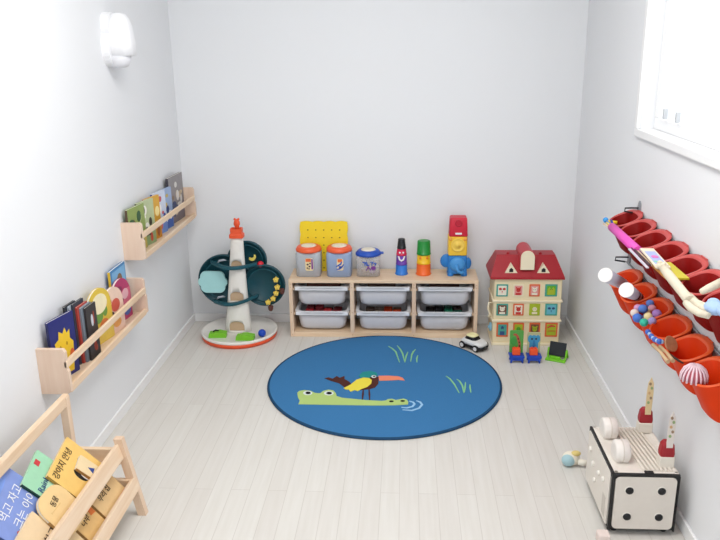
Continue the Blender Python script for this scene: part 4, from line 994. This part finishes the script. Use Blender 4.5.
# ------------------------------------------------------------------ activity box at lower right
bx0, bx1, by0, by1, bz0, bz1 = 1.182, 1.368, -1.728, -1.455, .012, .205
ax, ay = (bx0+bx1)/2, (by0+by1)/2
bw = mat('box_white', 'E9E2D8', .5); bf = mat('box_panel', 'E2DAD0', .5); bl_ = mat('box_black_edge', '222222', .5)
t = thing('activity_box', 'white wooden activity box with four black dots by right wall', 'activity box', (ax, ay, 0))
hx_, hy_ = (bx1-bx0)/2, (by1-by0)/2
B().box((-hx_-.003, -hy_-.002, bz0), (hx_+.002, hy_, bz1-.006), .004).build('box_core', bl_, t)
fp = B().prism(rrect(hx_-.006, (bz1-bz0)/2-.010, .013), .010, T(.000, -hy_, (bz0+bz1)/2) @ R(PI/2, 'X'), h0=-.004).build('front_panel', bf, t)
for sx in (-1, 1):
    for sz in (-1, 1):
        b = B(); M = T(sx*.046, -hy_-.010, (bz0+bz1)/2+sz*.044) @ R(PI/2, 'X')
        b.m(1).lathe([(.0145, -.001), (.0145, .001), (.012, .0015)], M, 20); b.m(0).lathe([(.012, .001), (.011, .004), (.004, .0055), (0, .005)], M, 20)
        b.build('black_dot', [BLACK, bw], fp)
for s_, nm in ((-1, 'left_panel'), (1, 'right_panel')):
    M = T(s_*hx_, 0, (bz0+bz1)/2) @ (R(PI/2, 'Y') if s_ > 0 else R(-PI/2, 'Y'))
    lpn = B().prism(rrect((bz1-bz0)/2-.007, hy_-.007, .012), (.007 if s_ < 0 else .005), M, h0=-.004).build(nm, bw, t)
    if s_ < 0: left_panel = lpn
B().prism(rrect(hx_-.006, (bz1-bz0)/2-.006, .012), .006, T(0, hy_, (bz0+bz1)/2) @ R(-PI/2, 'X'), h0=-.004).build('back_panel', bf, t)
for yy, zz_ in ((-.02, .13), (.05, .12), (.09, .15), (-.07, .14), (.02, .08)):
    B().lathe([(.008, 0), (.008, .005), (.006, .007), (0, .007)], T(-hx_-.0065, yy, zz_) @ R(-PI/2, 'Y'), 16).build('side_knob', mat('knob_white', 'EFEAE2', .4), left_panel)
b = B(); b.box((-hx_-.0075, -hy_+.03, .03), (-hx_-.005, -hy_+.065, .10), .001); b.build('side_slot', mat('slot_grey', 'CFC8BE', .6), left_panel)
# lid frame
b = B(); z0, z1 = bz1-.006, bz1
b.box((-hx_-.005, -hy_-.004, z0-.010), (-hx_+.003, hy_, z1+.0005), .001); b.box((-hx_-.005, -hy_-.006, z0-.010), (hx_+.003, -hy_+.002, z1-.001), .001)
b.box((-hx_-.005, -hy_-.007, bz0), (-hx_+.004, -hy_+.002, z0), .001); b.box((hx_-.001, -hy_-.007, bz0), (hx_+.004, -hy_+.002, z0), .001)
b.build('black_edging', bl_, t)
b = B()
b.box((-hx_+.003, -hy_+.002, z0), (hx_, -hy_+.012, z1), .002); b.box((-hx_, hy_-.010, z0), (hx_, hy_, z1), .002)
b.box((-hx_+.003, -hy_+.002, z0), (-hx_+.015, hy_, z1), .002); b.box((hx_-.012, -hy_, z0), (hx_, hy_, z1), .002); b.box((-hx_+.003, -hy_+.002, z0-.002), (hx_, hy_, z1-.003))
b.build('lid', bw, t)
b = B()
for k in range(7):
    xx = -.012+k*.0125
    b.tube([(xx+.012, -hy_+.012, z1), (xx, 0, z1+.002), (xx-.012, hy_-.012, z1)], .0045, 6)
b.build('ridged_top', mat('ridge_cream', 'E9DFD2', .5), t)
for yy, zc in ((hy_-.052, .026), (-.054, .027)):
    wq = B().lathe([(.029, -.022), (.035, -.017), (.035, .017), (.029, .022)], T(-.052, yy, z1+zc-.004) @ R(PI/2, 'Y'), 30).build('roller', mat('roller_white', 'EFE9E2', .45), t)
    B().lathe([(.0352, -.002), (.0352, .002)], T(-.052, yy, z1+zc-.004) @ R(PI/2, 'Y'), 30).build('roller_band', bf, wq)
B().box((-.004, -hy_-.003, z1-.008), (.022, -hy_+.010, z1+.003), .002).build('clip', bl_, t)
B().box((-.050, hy_-.012, z1-.004), (-.026, hy_+.002, z1+.003), .002).build('clip', bl_, t)
dred = mat('peg_red', 'A3232C', .45)
for (yy, pat, hgt) in ((hy_-.025, 'E6CFA0', .128), (-hy_+.045, 'E3DBD3', .116)):
    px = hx_-.026
    ps = B().box((px-.022, yy-.016, z1-.002), (px+.022, yy+.016, z1+.036), .004).build('post', mat('post_cream', 'EAE3D6', .5), t)
    B().rings([[Vector((px+x, yy+y, z)) for x, y in rrect(a_, c_, .005, 3)] for z, a_, c_ in ((z1+.0355, .020, .014), (z1+.045, .021, .015), (z1+.072, .018, .013), (z1+.082, .012, .010))], smooth=False).build('red_cap', dred, ps)
    sk = B().prism([(-.009, 0), (.009, 0), (.010, hgt*.6), (.008, hgt*.85), (.0, hgt), (-.008, hgt*.85), (-.010, hgt*.6)], .003, T(px+.002, yy-.012, z1+.066) @ R(PI/2, 'X'), h0=-.001).build('tall_strip', mat('strip_'+pat, pat, .6), ps)
    b = B(); Ms = T(px+.002, yy-.0155, z1+.066) @ R(PI/2, 'X')
    for i, zz_ in enumerate((.035, .048, .062, .076, .088)): b.m(i % 3).prism(ell((-.003, .003)[i % 2], zz_*hgt/.105, .004, .005, 8), .001, Ms, h0=-.001)
    b.build('strip_print', [mat('print_green', '97AE78', .6), mat('print_brown', '9C8266', .6), mat('print_orange', 'D3AC7C', .6)], sk)
for sx in (-1, 1):
    for sy in (-1, 1):
        B().cyl((sx*(hx_-.02), sy*(hy_-.02), 0), (sx*(hx_-.02), sy*(hy_-.02), bz0+.001), .010, seg=14).build('foot', bl_, t)
# small pinkish block at the near corner of the box
g = at(603.5, 537, 'z', .015)
b = B(); b.box((-.017, -.017, 0), (.017, .017, .032), .004); b.box((-.010, -.0175, .008), (.010, -.0165, .024)); o = b.build('wooden_cube', mat('pale_pink_wood', 'EBDAD2', .6), loc=(g.x-.002, g.y-.002, 0))
tag(o, 'pale pink cube on the floor by near corner of the activity box', 'toy block')
# bird toy
g = at(573, 468, 'z', 0)
t = thing('bird_toy', 'pale blue and cream bird toy on the floor beside the activity box', 'toy bird', (g.x, g.y+.02, 0))
B().ball((-.004, 0, .026), .027, 20, (1.15, .8, .95), R(.25, 'Y')).build('body', mat('bird_cream', 'EDE6D4', .5), t)
B().ball((-.014, -.008, .024), .024, 18, (1.0, .8, .95)).build('blue_breast', mat('bird_pale_blue', 'A9CBD2', .5), t)
B().ball((.010, -.006, .049), .014, 14, (1.2, .8, .7)).build('crest', mat('bird_yellow', 'DFC97E', .5), t)
b = B(); b.tube([(.018, -.01, .020), (.035, -.014, .018), (.050, -.016, .020)], .011, 10, [.012, .011, .008]); b.build('tail', mat('bird_cream2', 'F0EBDC', .5), t)
